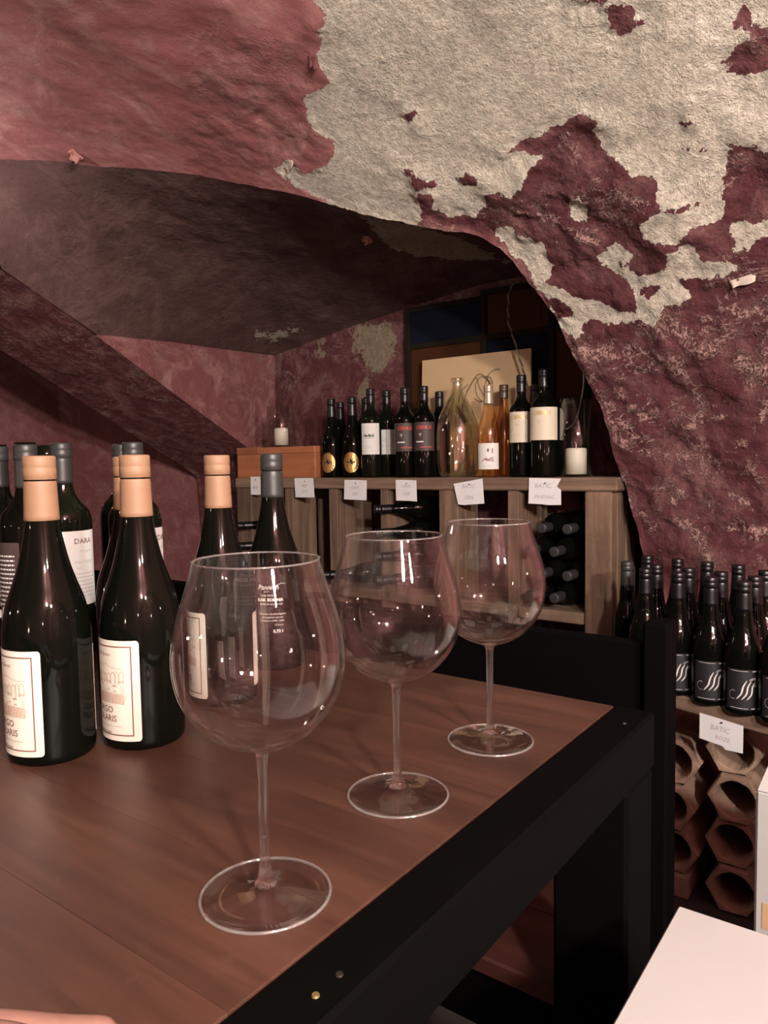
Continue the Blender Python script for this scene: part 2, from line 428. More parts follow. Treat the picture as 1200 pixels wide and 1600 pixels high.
_text_cache = {}
def text_vf(body, size, bold=0.0, shear=0.0, spacing=1.0):
    key = (body, size, bold, shear, spacing)
    if key in _text_cache: return _text_cache[key]
    cu = bpy.data.curves.new('lettering', 'FONT'); cu.body = body; cu.size = size; cu.align_x = 'CENTER'; cu.align_y = 'CENTER'
    cu.offset = bold; cu.shear = shear; cu.space_character = spacing; cu.resolution_u = 2
    o = bpy.data.objects.new('lettering', cu)
    me = o.to_mesh()
    v = [tuple(p.co) for p in me.vertices]; f = [tuple(p.vertices) for p in me.polygons]
    o.to_mesh_clear(); bpy.data.objects.remove(o); bpy.data.curves.remove(cu)
    _text_cache[key] = (v, f); return v, f
class Print(MB):
    """flat print, later laid on a sheet or wrapped round a bottle"""
    def text(s, body, x, y, size, bold=0.0, shear=0.0, spacing=1.0):
        v, f = text_vf(body, size, bold, shear, spacing)
        return s.add([(a + x, b + y, 0) for a, b, c in v], f)
    def rect(s, x0, x1, y0, y1):
        n = max(1, int((x1 - x0) / 0.003)); v = []; f = []
        for i in range(n + 1):
            x = x0 + (x1 - x0) * i / n; v += [(x, y0, 0), (x, y1, 0)]
        for i in range(n): f.append((2 * i, 2 * i + 2, 2 * i + 3, 2 * i + 1))
        return s.add(v, f)
    def sheet(s, x0, x1, y0, y1, rc=0.003, step=0.003):
        xs = list(np.linspace(x0, x0 + rc, 6)) + list(np.arange(x0 + rc + step, x1 - rc - step * 0.5, step)) + list(np.linspace(x1 - rc, x1, 6))
        v = []; f = []
        for x in xs:
            d = min(x - x0, x1 - x); o = rc - math.sqrt(max(0, rc * rc - (rc - d) ** 2)) if d < rc else 0
            v += [(x, y0 + o, 0), (x, y1 - o, 0)]
        for i in range(len(xs) - 1): f.append((2 * i, 2 * i + 2, 2 * i + 3, 2 * i + 1))
        return s.add(v, f)
    def frame(s, x0, x1, y0, y1, w):
        s.rect(x0, x1, y1 - w, y1); s.rect(x0, x1, y0, y0 + w); s.rect(x0, x0 + w, y0 + w, y1 - w); s.rect(x1 - w, x1, y0 + w, y1 - w); return s
    def wrap(s, name, mat, R, lift, z0):
        v = []
        for x, y, z in s.v:
            a = x / R; v.append(((R + lift) * math.sin(a), -(R + lift) * math.cos(a), y + z0))
        return mesh(name, v, s.f, mat, False)
    def flat(s, name, mat, lift=0.0):
        """upright sheet in the local XZ plane facing -Y"""
        return mesh(name, [(x, -lift, y) for x, y, z in s.v], s.f, mat, False)

# numpy value noise for surface relief
def vnoise(P, scale, seed=0):
    Q = P * scale + seed * 17.31
    i = np.floor(Q).astype(np.int64); f = Q - i; f = f * f * f * (f * (f * 6 - 15) + 10)
    def hsh(ix, iy, iz):
        h = (ix * 374761393 + iy * 668265263 + iz * 2147483647 + seed * 974711) & 0xffffffff
        h = ((h ^ (h >> 13)) * 1274126177) & 0xffffffff
        return ((h ^ (h >> 16)) & 0xffff) / 65535.0
    r = 0
    for dx in (0, 1):
        for dy in (0, 1):
            for dz in (0, 1):
                w = (f[:, 0] if dx else 1 - f[:, 0]) * (f[:, 1] if dy else 1 - f[:, 1]) * (f[:, 2] if dz else 1 - f[:, 2])
                r = r + w * hsh(i[:, 0] + dx, i[:, 1] + dy, i[:, 2] + dz)
    return r
def fbm(P, scale, octv=4, seed=0):
    r = 0; a = 1; tot = 0
    for k in range(octv):
        r = r + a * vnoise(P, scale * 2 ** k, seed + k); tot += a; a *= 0.5
    return r / tot - 0.5
def grid_mesh(name, V, nr, nc, mat, attrs=None, flip=False):
    idx = np.arange(nr * nc).reshape(nr, nc)
    q = np.stack([idx[:-1, :-1], idx[:-1, 1:], idx[1:, 1:], idx[1:, :-1]], -1).reshape(-1, 4)
    if flip: q = q[:, ::-1]
    me = bpy.data.meshes.new(name)
    me.vertices.add(len(V)); me.vertices.foreach_set('co', np.asarray(V, np.float32).ravel())
    me.loops.add(q.size); me.loops.foreach_set('vertex_index', q.ravel().astype(np.int32))
    me.polygons.add(len(q)); me.polygons.foreach_set('loop_start', np.arange(0, q.size, 4, dtype=np.int32))
    me.polygons.foreach_set('use_smooth', np.ones(len(q), bool))
    me.update(calc_edges=True)
    if attrs:
        for k, a in attrs.items():
            at = me.attributes.new(k, 'FLOAT', 'POINT'); at.data.foreach_set('value', np.asarray(a, np.float32))
    me.materials.append(M[mat]); return me

# ------------------------------------------------------------------ the cellar: main vault
NC, VA, VB, ZS = 0.53, 1.6, 1.5, -0.45           # vault section: centre, half span, rise, springing height
ZF = -EYE                                          # floor, measured from the eye
_ph = np.linspace(0, math.pi, 2000)
_sn = NC + VA * np.cos(_ph); _sz = ZS + VB * np.sin(_ph)
_sl = np.concatenate([[0], np.cumsum(np.hypot(np.diff(_sn), np.diff(_sz)))])
S_CROWN = float(np.interp(math.pi / 2, _ph, _sl)); S_END = float(_sl[-1]); S_FLOOR = ZF - ZS
def vault_nz(s):
    s = np.asarray(s, float)
    n = np.interp(s, _sl, _sn); z = np.interp(s, _sl, _sz)
    z = np.where(s < 0, ZS + s, z); n = np.where(s < 0, NC + VA, n)
    z = np.where(s > S_END, ZS - (s - S_END), z)
    return n, z
def us_xyz(u, s):
    n, z = vault_nz(s)
    return np.outer(u, UU) + np.outer(n, NN) + np.outer(z + EYE, ZZ)
def vault_normal(s):                               # pointing into the room
    e = 1e-3; n0, z0 = vault_nz(s - e); n1, z1 = vault_nz(s + e)
    tn, tz = n1 - n0, z1 - z0; L = np.hypot(tn, tz)
    return np.outer(-tz / L, NN) + np.outer(tn / L, ZZ)
def hv(x, y):
    """where the sight line through a photo pixel meets the vault -> (u, s)"""
    d = ray(x, y); nn = d @ NN; z = d[2]
    t = (NC + VA) / nn
    if t * z < ZS: return float(d @ UU) * t, t * z - ZS
    a = (nn / VA) ** 2 + (z / VB) ** 2; b = -2 * (nn * NC / VA ** 2 + z * ZS / VB ** 2); c = (NC / VA) ** 2 + (ZS / VB) ** 2 - 1
    t = (-b + math.sqrt(b * b - 4 * a * c)) / (2 * a)
    ph = math.atan2((t * z - ZS) / VB, (t * nn - NC) / VA)
    return float(d @ UU) * t, float(np.interp(ph, _ph, _sl))

EDGE_PX = [(1010,900),(1003,870),(990,810),(968,740),(940,640),(905,570),(880,530),(850,480),(830,450),(800,412),(770,385),(735,371),(700,363),
           (640,350),(560,332),(480,310),(400,292),(300,275),(200,260),(100,252),(0,248)]
E_us = [(0.64, S_FLOOR), (0.645, -0.3)] + [hv(*p) for p in EDGE_PX] + [(2.33, hv(-25, 247)[1] + 0.005)]
E_us = np.array(E_us)
def resample(P, n, dens=None):
    d = np.concatenate([[0], np.cumsum(np.linalg.norm(np.diff(P, axis=0), axis=1))]); d /= d[-1]
    t = np.linspace(0, 1, n)
    return np.stack([np.interp(t, d, P[:, k]) for k in range(P.shape[1])], 1)
KE = 460
E_r = resample(np.array(spline([tuple(p) for p in E_us[1:]], 6)), KE - 40)
E_r = np.concatenate([np.stack([np.linspace(0.64, 0.645, 40, endpoint=False), np.linspace(S_FLOOR, -0.3, 40, endpoint=False)], 1), E_r])
OUT = np.array([(-1.8, S_FLOOR), (-1.8, 0.0), (-1.8, S_CROWN), (2.33, S_CROWN)])
# outer boundary: weight so that the lines of the grid fan out evenly
kk = np.linspace(0, 1, KE); zfrac = kk
O_r = np.stack([np.interp(kk, [0, 0.09, 0.50, 0.62, 1.0], [-1.8, -1.8, -1.8, -0.6, 2.33]),
                np.interp(kk, [0, 0.09, 0.50, 0.62, 1.0], [S_FLOOR, -0.3, S_CROWN, S_CROWN, S_CROWN])], 1)
RT = 250
tt = np.linspace(0, 1, RT) ** 1.7
us = (E_r[None] * (1 - tt[:, None, None]) + O_r[None] * tt[:, None, None]).reshape(-1, 2)

def poly_sdf(Pq, poly):
    """signed distance to a polygon, positive inside"""
    A = np.array(poly); B = np.roll(A, -1, 0)
    d2 = np.full(len(Pq), 1e9); ins = np.zeros(len(Pq), bool)
    for a, b in zip(A, B):
        ab = b - a; L = ab @ ab + 1e-12
        t = np.clip(((Pq - a) @ ab) / L, 0, 1)
        q = a + t[:, None] * ab; d2 = np.minimum(d2, ((Pq - q) ** 2).sum(1))
        c = (a[1] > Pq[:, 1]) != (b[1] > Pq[:, 1])
        with np.errstate(divide='ignore', invalid='ignore'):
            xi = a[0] + (Pq[:, 1] - a[1]) / (b[1] - a[1]) * (b[0] - a[0])
        ins ^= c & (Pq[:, 0] < xi)
    d = np.sqrt(d2); return np.where(ins, d, -d)
BARE = [[(472,-8),(510,30),(495,47),(500,75),(494,100),(520,130),(475,155),(482,185),(486,205),(520,220),(522,240),(505,262),(472,272),(450,252),(427,266),
         (460,292),(505,314),(550,330),(600,341),(640,349),(660,346),(652,305),(675,302),(678,325),(700,345),(740,342),(760,330),(757,307),(800,310),(815,285),(840,255),
         (816,243),(780,250),(850,215),(905,182),(945,197),(927,210),(940,240),(970,250),(985,272),(1025,275),(1025,310),(1065,315),(1130,305),
         (1132,225),(1165,222),(1200,235),(1330,250),(1420,100),(1400,-150),(900,-230),(600,-160)],
        [(765,367),(800,355),(805,372),(850,385),(852,405),(865,435),(835,445),(815,415),(790,395)],
        [(887,320),(907,310),(910,330),(920,350),(895,347)],
        [(1000,345),(1025,325),(1080,320),(1132,310),(1130,340),(1085,355),(1060,375),(1010,372)],
        [(930,405),(960,380),(985,400),(970,415),(1000,430),(1040,420),(1045,400),(1080,370),(1095,400),(1160,410),(1150,425),(1105,435),(1065,435),(1085,460),(1035,475),(1025,510),(995,500),(985,450),(950,425)],
        [(832,447),(880,455),(910,470),(950,480),(990,490),(1000,507),(965,510),(920,505),(900,530),(875,522),(850,475)],
        [(1145,340),(1200,345),(1230,350),(1230,370),(1200,370),(1175,390),(1145,387)]]
PAINT = [[(945,17),(975,8),(990,32),(1010,32),(990,50),(970,59),(950,50)],
         [(1165,2),(1180,30),(1200,30),(1255,40),(1255,108),(1200,108),(1140,115),(1125,107),(1130,90),(1165,50),(1145,35)],
         [(632,262),(665,275),(680,287),(655,295)], [(712,282),(730,270),(750,287),(730,291)], [(622,185),(650,180),(635,194)],
         [(1060,192),(1090,187),(1075,201)], [(1042,222),(1080,228),(1108,230),(1075,237)], [(855,474),(872,468),(888,482),(886,500),(868,502)],
         [(1000,448),(1030,446),(1015,460),(998,458)], [(895,0),(945,-6),(940,12),(912,10)]]
def to_us(pl): return [hv(*p) for p in pl]
bare = np.full(len(us), -1.0)
for pl in BARE: bare = np.maximum(bare, poly_sdf(us, to_us(pl)))
for pl in PAINT: bare = np.minimum(bare, -poly_sdf(us, to_us(pl)))
bare = np.clip(bare, -0.12, 0.12)
# small stray flakes round the right-hand patches
X0 = us_xyz(us[:, 0], us[:, 1]); NRM = vault_normal(us[:, 1])
# worn, lumpy zone: the lower right of the vault and the left edge of the bare field
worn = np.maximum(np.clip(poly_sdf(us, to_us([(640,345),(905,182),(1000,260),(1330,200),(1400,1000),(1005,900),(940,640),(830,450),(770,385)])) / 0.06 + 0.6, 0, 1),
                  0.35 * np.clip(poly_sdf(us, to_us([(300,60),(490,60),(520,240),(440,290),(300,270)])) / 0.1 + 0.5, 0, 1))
CRUST = [([(970,590),(985,578),(1020,572),(1060,578),(1082,600),(1088,630),(1096,650),(1078,668),(1040,664),(1005,652),(978,632),(968,610)], 0.013), ([(905,560),(925,585),(940,625),(965,650),(985,672),(1010,690)], 0.016),
         ([(952,655),(972,690),(1000,702),(1030,712),(1078,716)], 0.012), ([(1025,765),(1045,758),(1068,770),(1050,785),(1028,778),(1025,765)], 0.012), ([(1018,815),(1030,800),(1060,812),(1085,830),(1105,862),(1115,884)], 0.012),
         ([(985,545),(1010,560),(1040,552),(1060,565)], 0.016), ([(900,545),(930,552),(960,548),(985,565)], 0.020), ([(1060,505),(1085,540),(1110,545),(1140,520)], 0.018), ([(1150,560),(1175,580),(1200,575)], 0.016),
         ([(1130,480),(1165,490),(1200,480)], 0.014), ([(1145,770),(1170,785)], 0.008), ([(1175,735),(1190,745)], 0.010), ([(1140,830),(1160,815),(1185,835),(1200,825)], 0.014), ([(985,790),(960,770),(975,745)], 0.012), ([(1105,655),(1130,650)], 0.008),
         ([(1140,700),(1165,690)], 0.008), ([(1195,640),(1185,665)], 0.010), ([(1020,830),(1000,800)], 0.012), ([(880,300),(930,330),(985,345)], 0.010), ([(800,330),(860,345),(900,365),(930,380)], 0.010), ([(960,290),(1000,310),(1030,330)], 0.010)]
crust = np.zeros(len(us))
for pl, wd in CRUST:
    q = np.array(to_us(pl)); d2 = np.full(len(us), 1e9)
    for a, b in zip(q, q[1:]):
        ab_ = b - a; t_ = np.clip(((us - a) @ ab_) / (ab_ @ ab_ + 1e-12), 0, 1); d2 = np.minimum(d2, ((us - a - t_[:, None] * ab_) ** 2).sum(1))
    crust = np.maximum(crust, np.exp(-d2 / (wd * wd * 3.0)))
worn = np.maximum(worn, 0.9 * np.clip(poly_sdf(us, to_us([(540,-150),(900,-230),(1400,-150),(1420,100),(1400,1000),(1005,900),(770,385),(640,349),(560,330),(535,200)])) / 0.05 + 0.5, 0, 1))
lump = fbm(X0, 9, 4, 3); big = fbm(X0, 2.2, 3, 11); med = fbm(X0, 26, 4, 5); ridge = 0.5 - np.abs(fbm(X0, 7.5, 4, 21)) * 4
disp = big * 0.05 + worn * (1 - 0.75 * np.clip(bare / 0.08, 0, 1)) * (lump * 0.055 + med * 0.014 + np.clip(ridge, 0, 1) * 0.006) + (1 - worn) * (lump * 0.012 + med * 0.004)
disp -= np.clip(bare / 0.006 + fbm(X0, 60, 3, 9) * 4, 0, 1) * 0.0035
disp += crust ** 2 * 0.006 * (0.6 + 0.8 * med / 0.5)
V = X0 + NRM * disp[:, None]
edge3d = V[:KE].copy()
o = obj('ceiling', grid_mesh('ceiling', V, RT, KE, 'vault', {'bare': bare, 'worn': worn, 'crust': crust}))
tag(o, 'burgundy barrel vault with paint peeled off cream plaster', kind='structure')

# alcove: its ceiling is stretched between the edge of the main vault and the back wall
NB, UF = 2.35, 2.33
kpts = [(0.0, (0.60, NB, ZF)), (0.095, (0.60, NB, -0.45))]
def kidx(px):
    t = np.array(hv(*px)); return int(np.argmin(((E_r - t) ** 2).sum(1)))
marks = [(0, (0.60, NB, ZF)), (40, (0.60, NB, -0.75)), (kidx((990,810)), (0.61, NB, -0.15)), (kidx((905,570)), (0.70, NB, 0.30)), (kidx((830,450)), (0.84, NB, 0.57)),
         (kidx((770,385)), (1.00, NB, 0.63)), (kidx((640,350)), (1.30, NB, 0.625)), (kidx((480,310)), (1.85, NB, 0.555)), (kidx((385,289)), (2.32, NB, 0.478)),
         (kidx((340,282)), (UF, 2.10, 0.472)), (kidx((250,267)), (UF, 1.80, 0.470)), (kidx((120,253)), (UF, 1.49, 0.458)), (KE - 1, (UF, 1.17, 0.62))]
mk = np.array([a for a, b in marks]); mb = np.array([b for a, b in marks])
ks = np.arange(KE)
Bk = np.stack([np.interp(ks, mk, mb[:, j]) for j in range(3)], 1)
B3 = np.outer(Bk[:, 0], UU) + np.outer(Bk[:, 1], NN) + np.outer(Bk[:, 2] + EYE, ZZ)
RA = 90
ta = np.linspace(0, 1, RA)
A3 = edge3d[None] * (1 - ta[:, None, None]) + B3[None] * ta[:, None, None]
lift = np.interp(ks, [0, kidx((905,570)), kidx((770,385)), kidx((480,310)), KE - 60, KE - 1], [0, 0.01, 0.05, 0.075, 0.06, 0.0])
A3 = A3 + (np.sin(math.pi * ta) * 1.0)[:, None, None] * lift[None, :, None] * ZZ
A3 = A3.reshape(-1, 3)
fade = np.clip(np.minimum(ta, 1 - ta) * 12, 0, 1)
dn = (fbm(A3, 5, 4, 31) * 0.03 + fbm(A3, 24, 3, 33) * 0.006) * np.repeat(fade, KE)
A3 = A3 + dn[:, None] * ZZ
def px_of(P):
    Q = P - EYEV; d = Q @ FW; return np.stack([600 + F_PX * (Q @ RC) / d, 800 - F_PX * (Q @ UC) / d], 1)
apx = px_of(A3)
ab = np.maximum(poly_sdf(apx, [(560,330),(650,350),(720,372),(765,392),(800,412),(760,405),(700,408),(620,395),(590,372)]),
                poly_sdf(apx, [(380,508),(420,512),(470,505),(485,520),(430,540),(400,536)]) - 7) / 600
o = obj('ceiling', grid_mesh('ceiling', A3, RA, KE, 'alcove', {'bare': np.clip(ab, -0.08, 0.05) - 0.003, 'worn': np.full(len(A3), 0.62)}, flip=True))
tag(o, 'dusty shade-darkened burgundy ceiling of the low alcove behind the arch edge', kind='structure')

def quadgrid(name, fn, nr, nc, mat, bare_fn=None, worn=0.6, noise=(0.02, 0.005), axis=None, label=None, flip=False):
    a, b = np.meshgrid(np.linspace(0, 1, nr), np.linspace(0, 1, nc), indexing='ij')
    P = fn(a.ravel(), b.ravel())
    if axis is not None:
        fd = np.clip(np.minimum.reduce([a, 1 - a, b, 1 - b]).ravel() * 15, 0, 1)
        P = P + ((fbm(P, 4, 4, 41) * noise[0] + fbm(P, 25, 3, 43) * noise[1]) * fd)[:, None] * axis
    br = np.full(len(P), -0.05) if bare_fn is None else bare_fn(P)
    o = obj(name, grid_mesh(name, P, nr, nc, mat, {'bare': br, 'worn': np.full(len(P), worn)}, flip))
    return tag(o, label, kind='structure')
def UNZ(u, n, z): return np.outer(u, UU) + np.outer(n, NN) + np.outer(z + EYE, ZZ)
one = np.ones_like
topz = lambda u: np.interp(u, mb[2:9, 0], mb[2:9, 2])
def back_bare(P):
    q = px_of(P)
    d = np.maximum.reduce([poly_sdf(q, [(540,495),(630,488),(632,560),(600,600),(560,590),(540,540)]) - 14, poly_sdf(q, [(480,525),(505,520),(515,560),(495,575)]) - 8,
                           poly_sdf(q, [(555,600),(575,590),(580,640),(560,640)]) - 4]) / 480
    return np.clip(d, -0.05, 0.04)
quadgrid('wall_back', lambda a, b: UNZ(0.55 + b * (2.36 - 0.55), one(a) * NB, ZF + a * (np.maximum(topz(0.55 + b * 1.81), ZF) + 0.03 - ZF)), 130, 130, 'backwall', back_bare, 0.9, (0.03, 0.006), -NN,
         'worn burgundy back wall of the alcove')
# transverse arch closing the alcove on the left: face, soffit, and the dark bay behind
G = np.array([(2.22, ZF), (2.215, -0.4), (2.20, 0.0), (2.17, 0.075), (1.83, 0.262), (1.49, 0.452), (1.17, 0.615), (0.85, 0.735), (0.53, 0.78), (-0.2, 0.68), (-0.75, 0.3), (-0.97, -0.2), (-1.0, ZF)])
Gs = resample(np.array(spline([tuple(p) for p in G], 6)), 150)
def face_fn(a, b):
    nb = 2.35 + b * (1.487 - 2.35)
    top = np.interp(nb, [1.45, 1.49, 1.8, 2.1, 2.35], [0.456, 0.46, 0.472, 0.474, 0.48])
    gz = np.interp(nb, G[:6, 0][::-1], G[:6, 1][::-1]); gz = np.where(nb > 2.215, ZF, gz)
    return UNZ(one(a) * UF, nb, gz + a * (np.maximum(top, gz) - gz))
quadgrid('wall_left', face_fn, 30, 160, 'backwall', None, 0.5, (0.015, 0.006), -UU, 'light-paled pink face of the transverse arch left of the alcove')  # light on this face put in as paler paint
quadgrid('trim_1', lambda a, b: UNZ(UF + a * 0.36, np.interp(b, np.linspace(0, 1, 150), Gs[:, 0]), np.interp(b, np.linspace(0, 1, 150), Gs[:, 1]) - a * 0.11), 30, 300, 'backwall',
         None, 0.9, (0.03, 0.008), -NN, 'shaded burgundy soffit of the transverse arch')
quadgrid('trim_2', lambda a, b: (lambda n: UNZ(one(a) * UF, n, np.interp(n, Gs[60:, 0][::-1], Gs[60:, 1][::-1]) * (1 - a) + a * (ZS + VB * np.sqrt(np.clip(1 - ((n - NC) / VA) ** 2, 0, 1)) + 0.02)))(1.2 - b * 2.2), 10, 60, 'backwall',
         None, 0.5, (0.01, 0.004), -UU, 'burgundy face over the transverse arch')
quadgrid('wall_left_far', lambda a, b: UNZ(2.66 + b * 0.9, one(a) * 2.24 - b * 0.25, ZF + a * 1.9), 40, 50, 'plainwall', None, 0.5, (0.03, 0.006), -NN, 'dim burgundy wall in the bay behind the arch')
quadgrid('wall_left_end', lambda a, b: UNZ(one(a) * 3.5, 2.35 - b * 3.6, ZF + a * 1.9), 30, 50, 'plainwall', None, 0.5, (0.03, 0.006), -UU, 'dim burgundy end wall of the far bay')
quadgrid('ceiling_far', lambda a, b: UNZ(2.6 + a * 0.95, 2.4 - b * 3.6, one(a) * 0.78), 20, 40, 'plainwall', None, 0.5, (0.03, 0.006), -ZZ, 'dim burgundy ceiling of the far bay')
# the rest of the room, behind the viewer
def far_half(a, b):
    return us_xyz(-1.8 + b * 4.13, S_CROWN + a * (S_END + (ZS - ZF) - S_CROWN))
quadgrid('wall_front', far_half, 40, 60, 'plainwall', None, 0.5, (0.02, 0.005), NN, 'burgundy vault behind the viewer')
def end_fn(a, b):
    n = NC + VA - b * 2 * VA
    return UNZ(one(a) * -1.8, n, ZF + a * (ZS + VB * np.sqrt(np.clip(1 - ((n - NC) / VA) ** 2, 0, 1)) + 0.02 - ZF))
quadgrid('wall_right', end_fn, 30, 60, 'plainwall', None, 0.5, (0.02, 0.005), UU, 'burgundy end wall right of the viewer')
quadgrid('floor', lambda a, b: UNZ(-1.9 + a * 5.5, -1.2 + b * 3.7, one(a) * ZF), 40, 40, 'floor', None, 0.5, (0.004, 0.001), ZZ, 'dark cellar floor')

# ------------------------------------------------------------------ small fixings on the walls
def wall_clip(P, nrm, along, label):
    """painted saddle clip: back plate, raised hoop, screw"""
    nrm = Vector(nrm).normalized(); al = Vector(along); al = (al - nrm * al.dot(nrm)).normalized(); b = nrm.cross(al)
    rot = Matrix((al, b, nrm)).transposed()
    e = empty('pipe_clip', P, 0, label, 'clip'); e.matrix_world = Matrix.Translation(Vector(P)) @ rot.to_4x4()
    obj('back_plate', MB().box(-0.011, 0.011, -0.018, 0.018, -0.004, 0.003, 0.001).me('back_plate', 'clip_metal'), e)
    hoop = MB()
    pts = spline([(-0.009, 0, 0.002), (-0.009, 0, 0.012), (-0.005, 0, 0.022), (0.005, 0, 0.022), (0.009, 0, 0.012), (0.009, 0, 0.002)], 4)
    for a, c in zip(pts, pts[1:]):
        v = []
        for p in (a, c):
            for yy in (-0.009, 0.009):
                v += [(p[0], yy, p[2]), (p[0] * 0.75, yy, p[2] - 0.002 if p[2] > 0.015 else p[2])]
        hoop.add(v, [(0, 4, 6, 2), (1, 3, 7, 5), (0, 1, 5, 4), (2, 6, 7, 3)])
    obj('hoop', hoop.me('hoop', 'clip_metal'), e)
    obj('screw', lathe('screw', [(0.0, 0.0262), (0.0035, 0.0255), (0.0042, 0.0235), (0.0042, 0.0215), (0, 0.0215)], 'screw', 12), e)
def vault_point(px):
    q = np.array(hv(*px)); k = int(np.argmin(((us - q) ** 2).sum(1))); return V[k], NRM[k]
p, nr = vault_point((122, 238))
wall_clip(p + nr * 0.002, nr, UU, 'small pink painted pipe clip on the vault edge at upper left')
k = int(np.argmin(((apx - np.array([575, 371])) ** 2).sum(1) + 1e6 * ((A3 @ NN) > 2.2)))
wall_clip(A3[k] - ZZ * 0.002, np.array([0, 0, -1.0]) - NN * 0.9, UU, 'small pipe clip under the dim alcove ceiling above the bottles')
# curled flaps of loose paint
def flap(px, w, h, curl, mat, label, rot=0.0):
    p, nr = vault_point(px); nr = Vector(nr); al = Vector(-UU); up = nr.cross(al) * -1
    if up.z < 0: up = -up
    ca, sa = math.cos(rot), math.sin(rot); al, up = al * ca + up * sa, up * ca - al * sa
    v = []; f = []; NX, NY = 9, 6
    for j in range(NY):
        t = j / (NY - 1)
        for i in range(NX):
            s = i / (NX - 1) - 0.5
            ww = w * (1 - 0.25 * t * abs(math.sin(5 * s + 1)))
            q = Vector(p) + al * (s * ww) + up * (-(t - 0.1) * h * (1 - 0.35 * t)) + nr * (curl * t * t + 0.001 + 0.004 * math.sin(7 * s) * t)
            v.append(q)
    for j in range(NY - 1):
        for i in range(NX - 1): f.append((j * NX + i, j * NX + i + 1, (j + 1) * NX + i + 1, (j + 1) * NX + i))
    me = mesh('paint_flap', v, f, mat, True)
    o = obj('paint_flap', me); sm = o.modifiers.new('thickness', 'SOLIDIFY'); sm.thickness = 0.0012
    return tag(o, label, 'paint flake')
M['flake'] = simple('cream_paint_flake', (0.42, 0.37, 0.31), 0.8, vary=0.15, scale=60)
M['flake_red'] = simple('red_paint_flake', (0.11, 0.035, 0.035), 0.8, vary=0.2, scale=60)
flap((1158, 432), 0.056, 0.022, 0.012, 'flake', 'cream curled paint flake on the right vault wall', 0.18)
flap((490, 88), 0.022, 0.030, 0.014, 'flake_red', 'small red paint curl at the edge of the bare plaster', -0.4)
flap((447, 258), 0.045, 0.022, 0.014, 'flake', 'cream paint curl at the lower left tip of the bare plaster', 0.5)

# ------------------------------------------------------------------ table
TZ = -0.2876                                       # table top below the eye
def frame_obj(name, rz=None, **kw):                # an Empty whose local X = right (-u), Y = away (n)
    return empty(name, W(kw.pop('u'), kw.pop('n'), kw.pop('z')), ROT, **kw)
table = frame_obj('table', u=0.243, n=0.0, z=ZF, label='long table with red-brown plank top and black rail', cat='table')
TH = TZ - ZF                                       # table height above the floor
U0, U1, N1 = 0.289, 2.05, 0.832
edges = [0.02, 0.135, 0.245, 0.345, 0.455, 0.56, 0.655, 0.745, N1]
lu = lambda u: 0.243 - u                           # local x of a u coordinate
for i, (a, b) in enumerate(zip(edges, edges[1:])):
    obj('plank', MB().box(lu(U1) , lu(U0) - 0.0006, a + 0.00012, b - 0.00012, TH - 0.032, TH, 0.0002).me('plank', 'table_wood'), table)
rail = MB().box(lu(U0), 0.0, -0.03, N1 + 0.004, TH - 0.062, TH + 0.0005, 0.003)
r = obj('rail', rail.me('rail', 'black_wood'), table)
for yy in (0.28, 0.30, 0.78):
    obj('screw', MB().tube([(-0.0165, yy, TH), (-0.0165, yy, TH + 0.0016)], [0.0026, 0.002], 10).me('screw', 'brass' if yy == 0.28 else 'screw'), r)
obj('rail', MB().box(lu(U1), lu(U0), N1 - 0.03, N1 + 0.004, TH - 0.062, TH - 0.033, 0.003).me('rail', 'black_wood'), table)
obj('rail', MB().box(lu(U1), lu(U0), -0.03, 0.019, TH - 0.062, TH + 0.0005, 0.003).me('rail', 'black_wood'), table)
obj('rail', MB().box(lu(U1) - 0.045, lu(U1), -0.03, N1 + 0.004, TH - 0.062, TH + 0.0005, 0.003).me('rail', 'black_wood'), table)
for (x, y) in ((0.0, N1 + 0.004), (0.0, 0.06), (lu(U1) + 0.04, N1 + 0.004), (lu(U1) + 0.04, 0.06)):
    obj('leg', MB().box(x - 0.085, x - 0.001, y - 0.09, y - 0.005, 0.0, TH - 0.062, 0.004).me('leg', 'black_wood'), table)

# black bench behind the table
bench = frame_obj('bench', u=0.285, n=1.05, z=ZF, label='black wooden bench with solid panel back behind the table', cat='bench')
BH = -0.264 - ZF
obj('back_panel', MB().box(-1.75, -0.034, 0.0, 0.022, 0.30, BH, 0.003).me('back_panel', 'black_wood'), bench)
for x in (-0.036, -1.79): obj('post', MB().box(x, x + 0.036, -0.012, 0.034, 0.0, BH + 0.034, 0.004).me('post', 'black_wood'), bench)
for k in range(2): obj('seat_board', MB().box(-1.75, -0.04, -0.27 + k * 0.135, -0.27 + k * 0.135 + 0.132, 0.42, 0.445, 0.003).me('seat_board', 'bench_wood'), bench)
obj('seat_rail', MB().box(-1.75, -0.04, -0.26, -0.235, 0.34, 0.419, 0.003).me('seat_rail', 'black_wood'), bench)
for x in (-0.10, -1.75): obj('leg', MB().box(x, x + 0.045, -0.265, -0.215, 0.0, 0.339, 0.003).me('leg', 'black_wood'), bench)

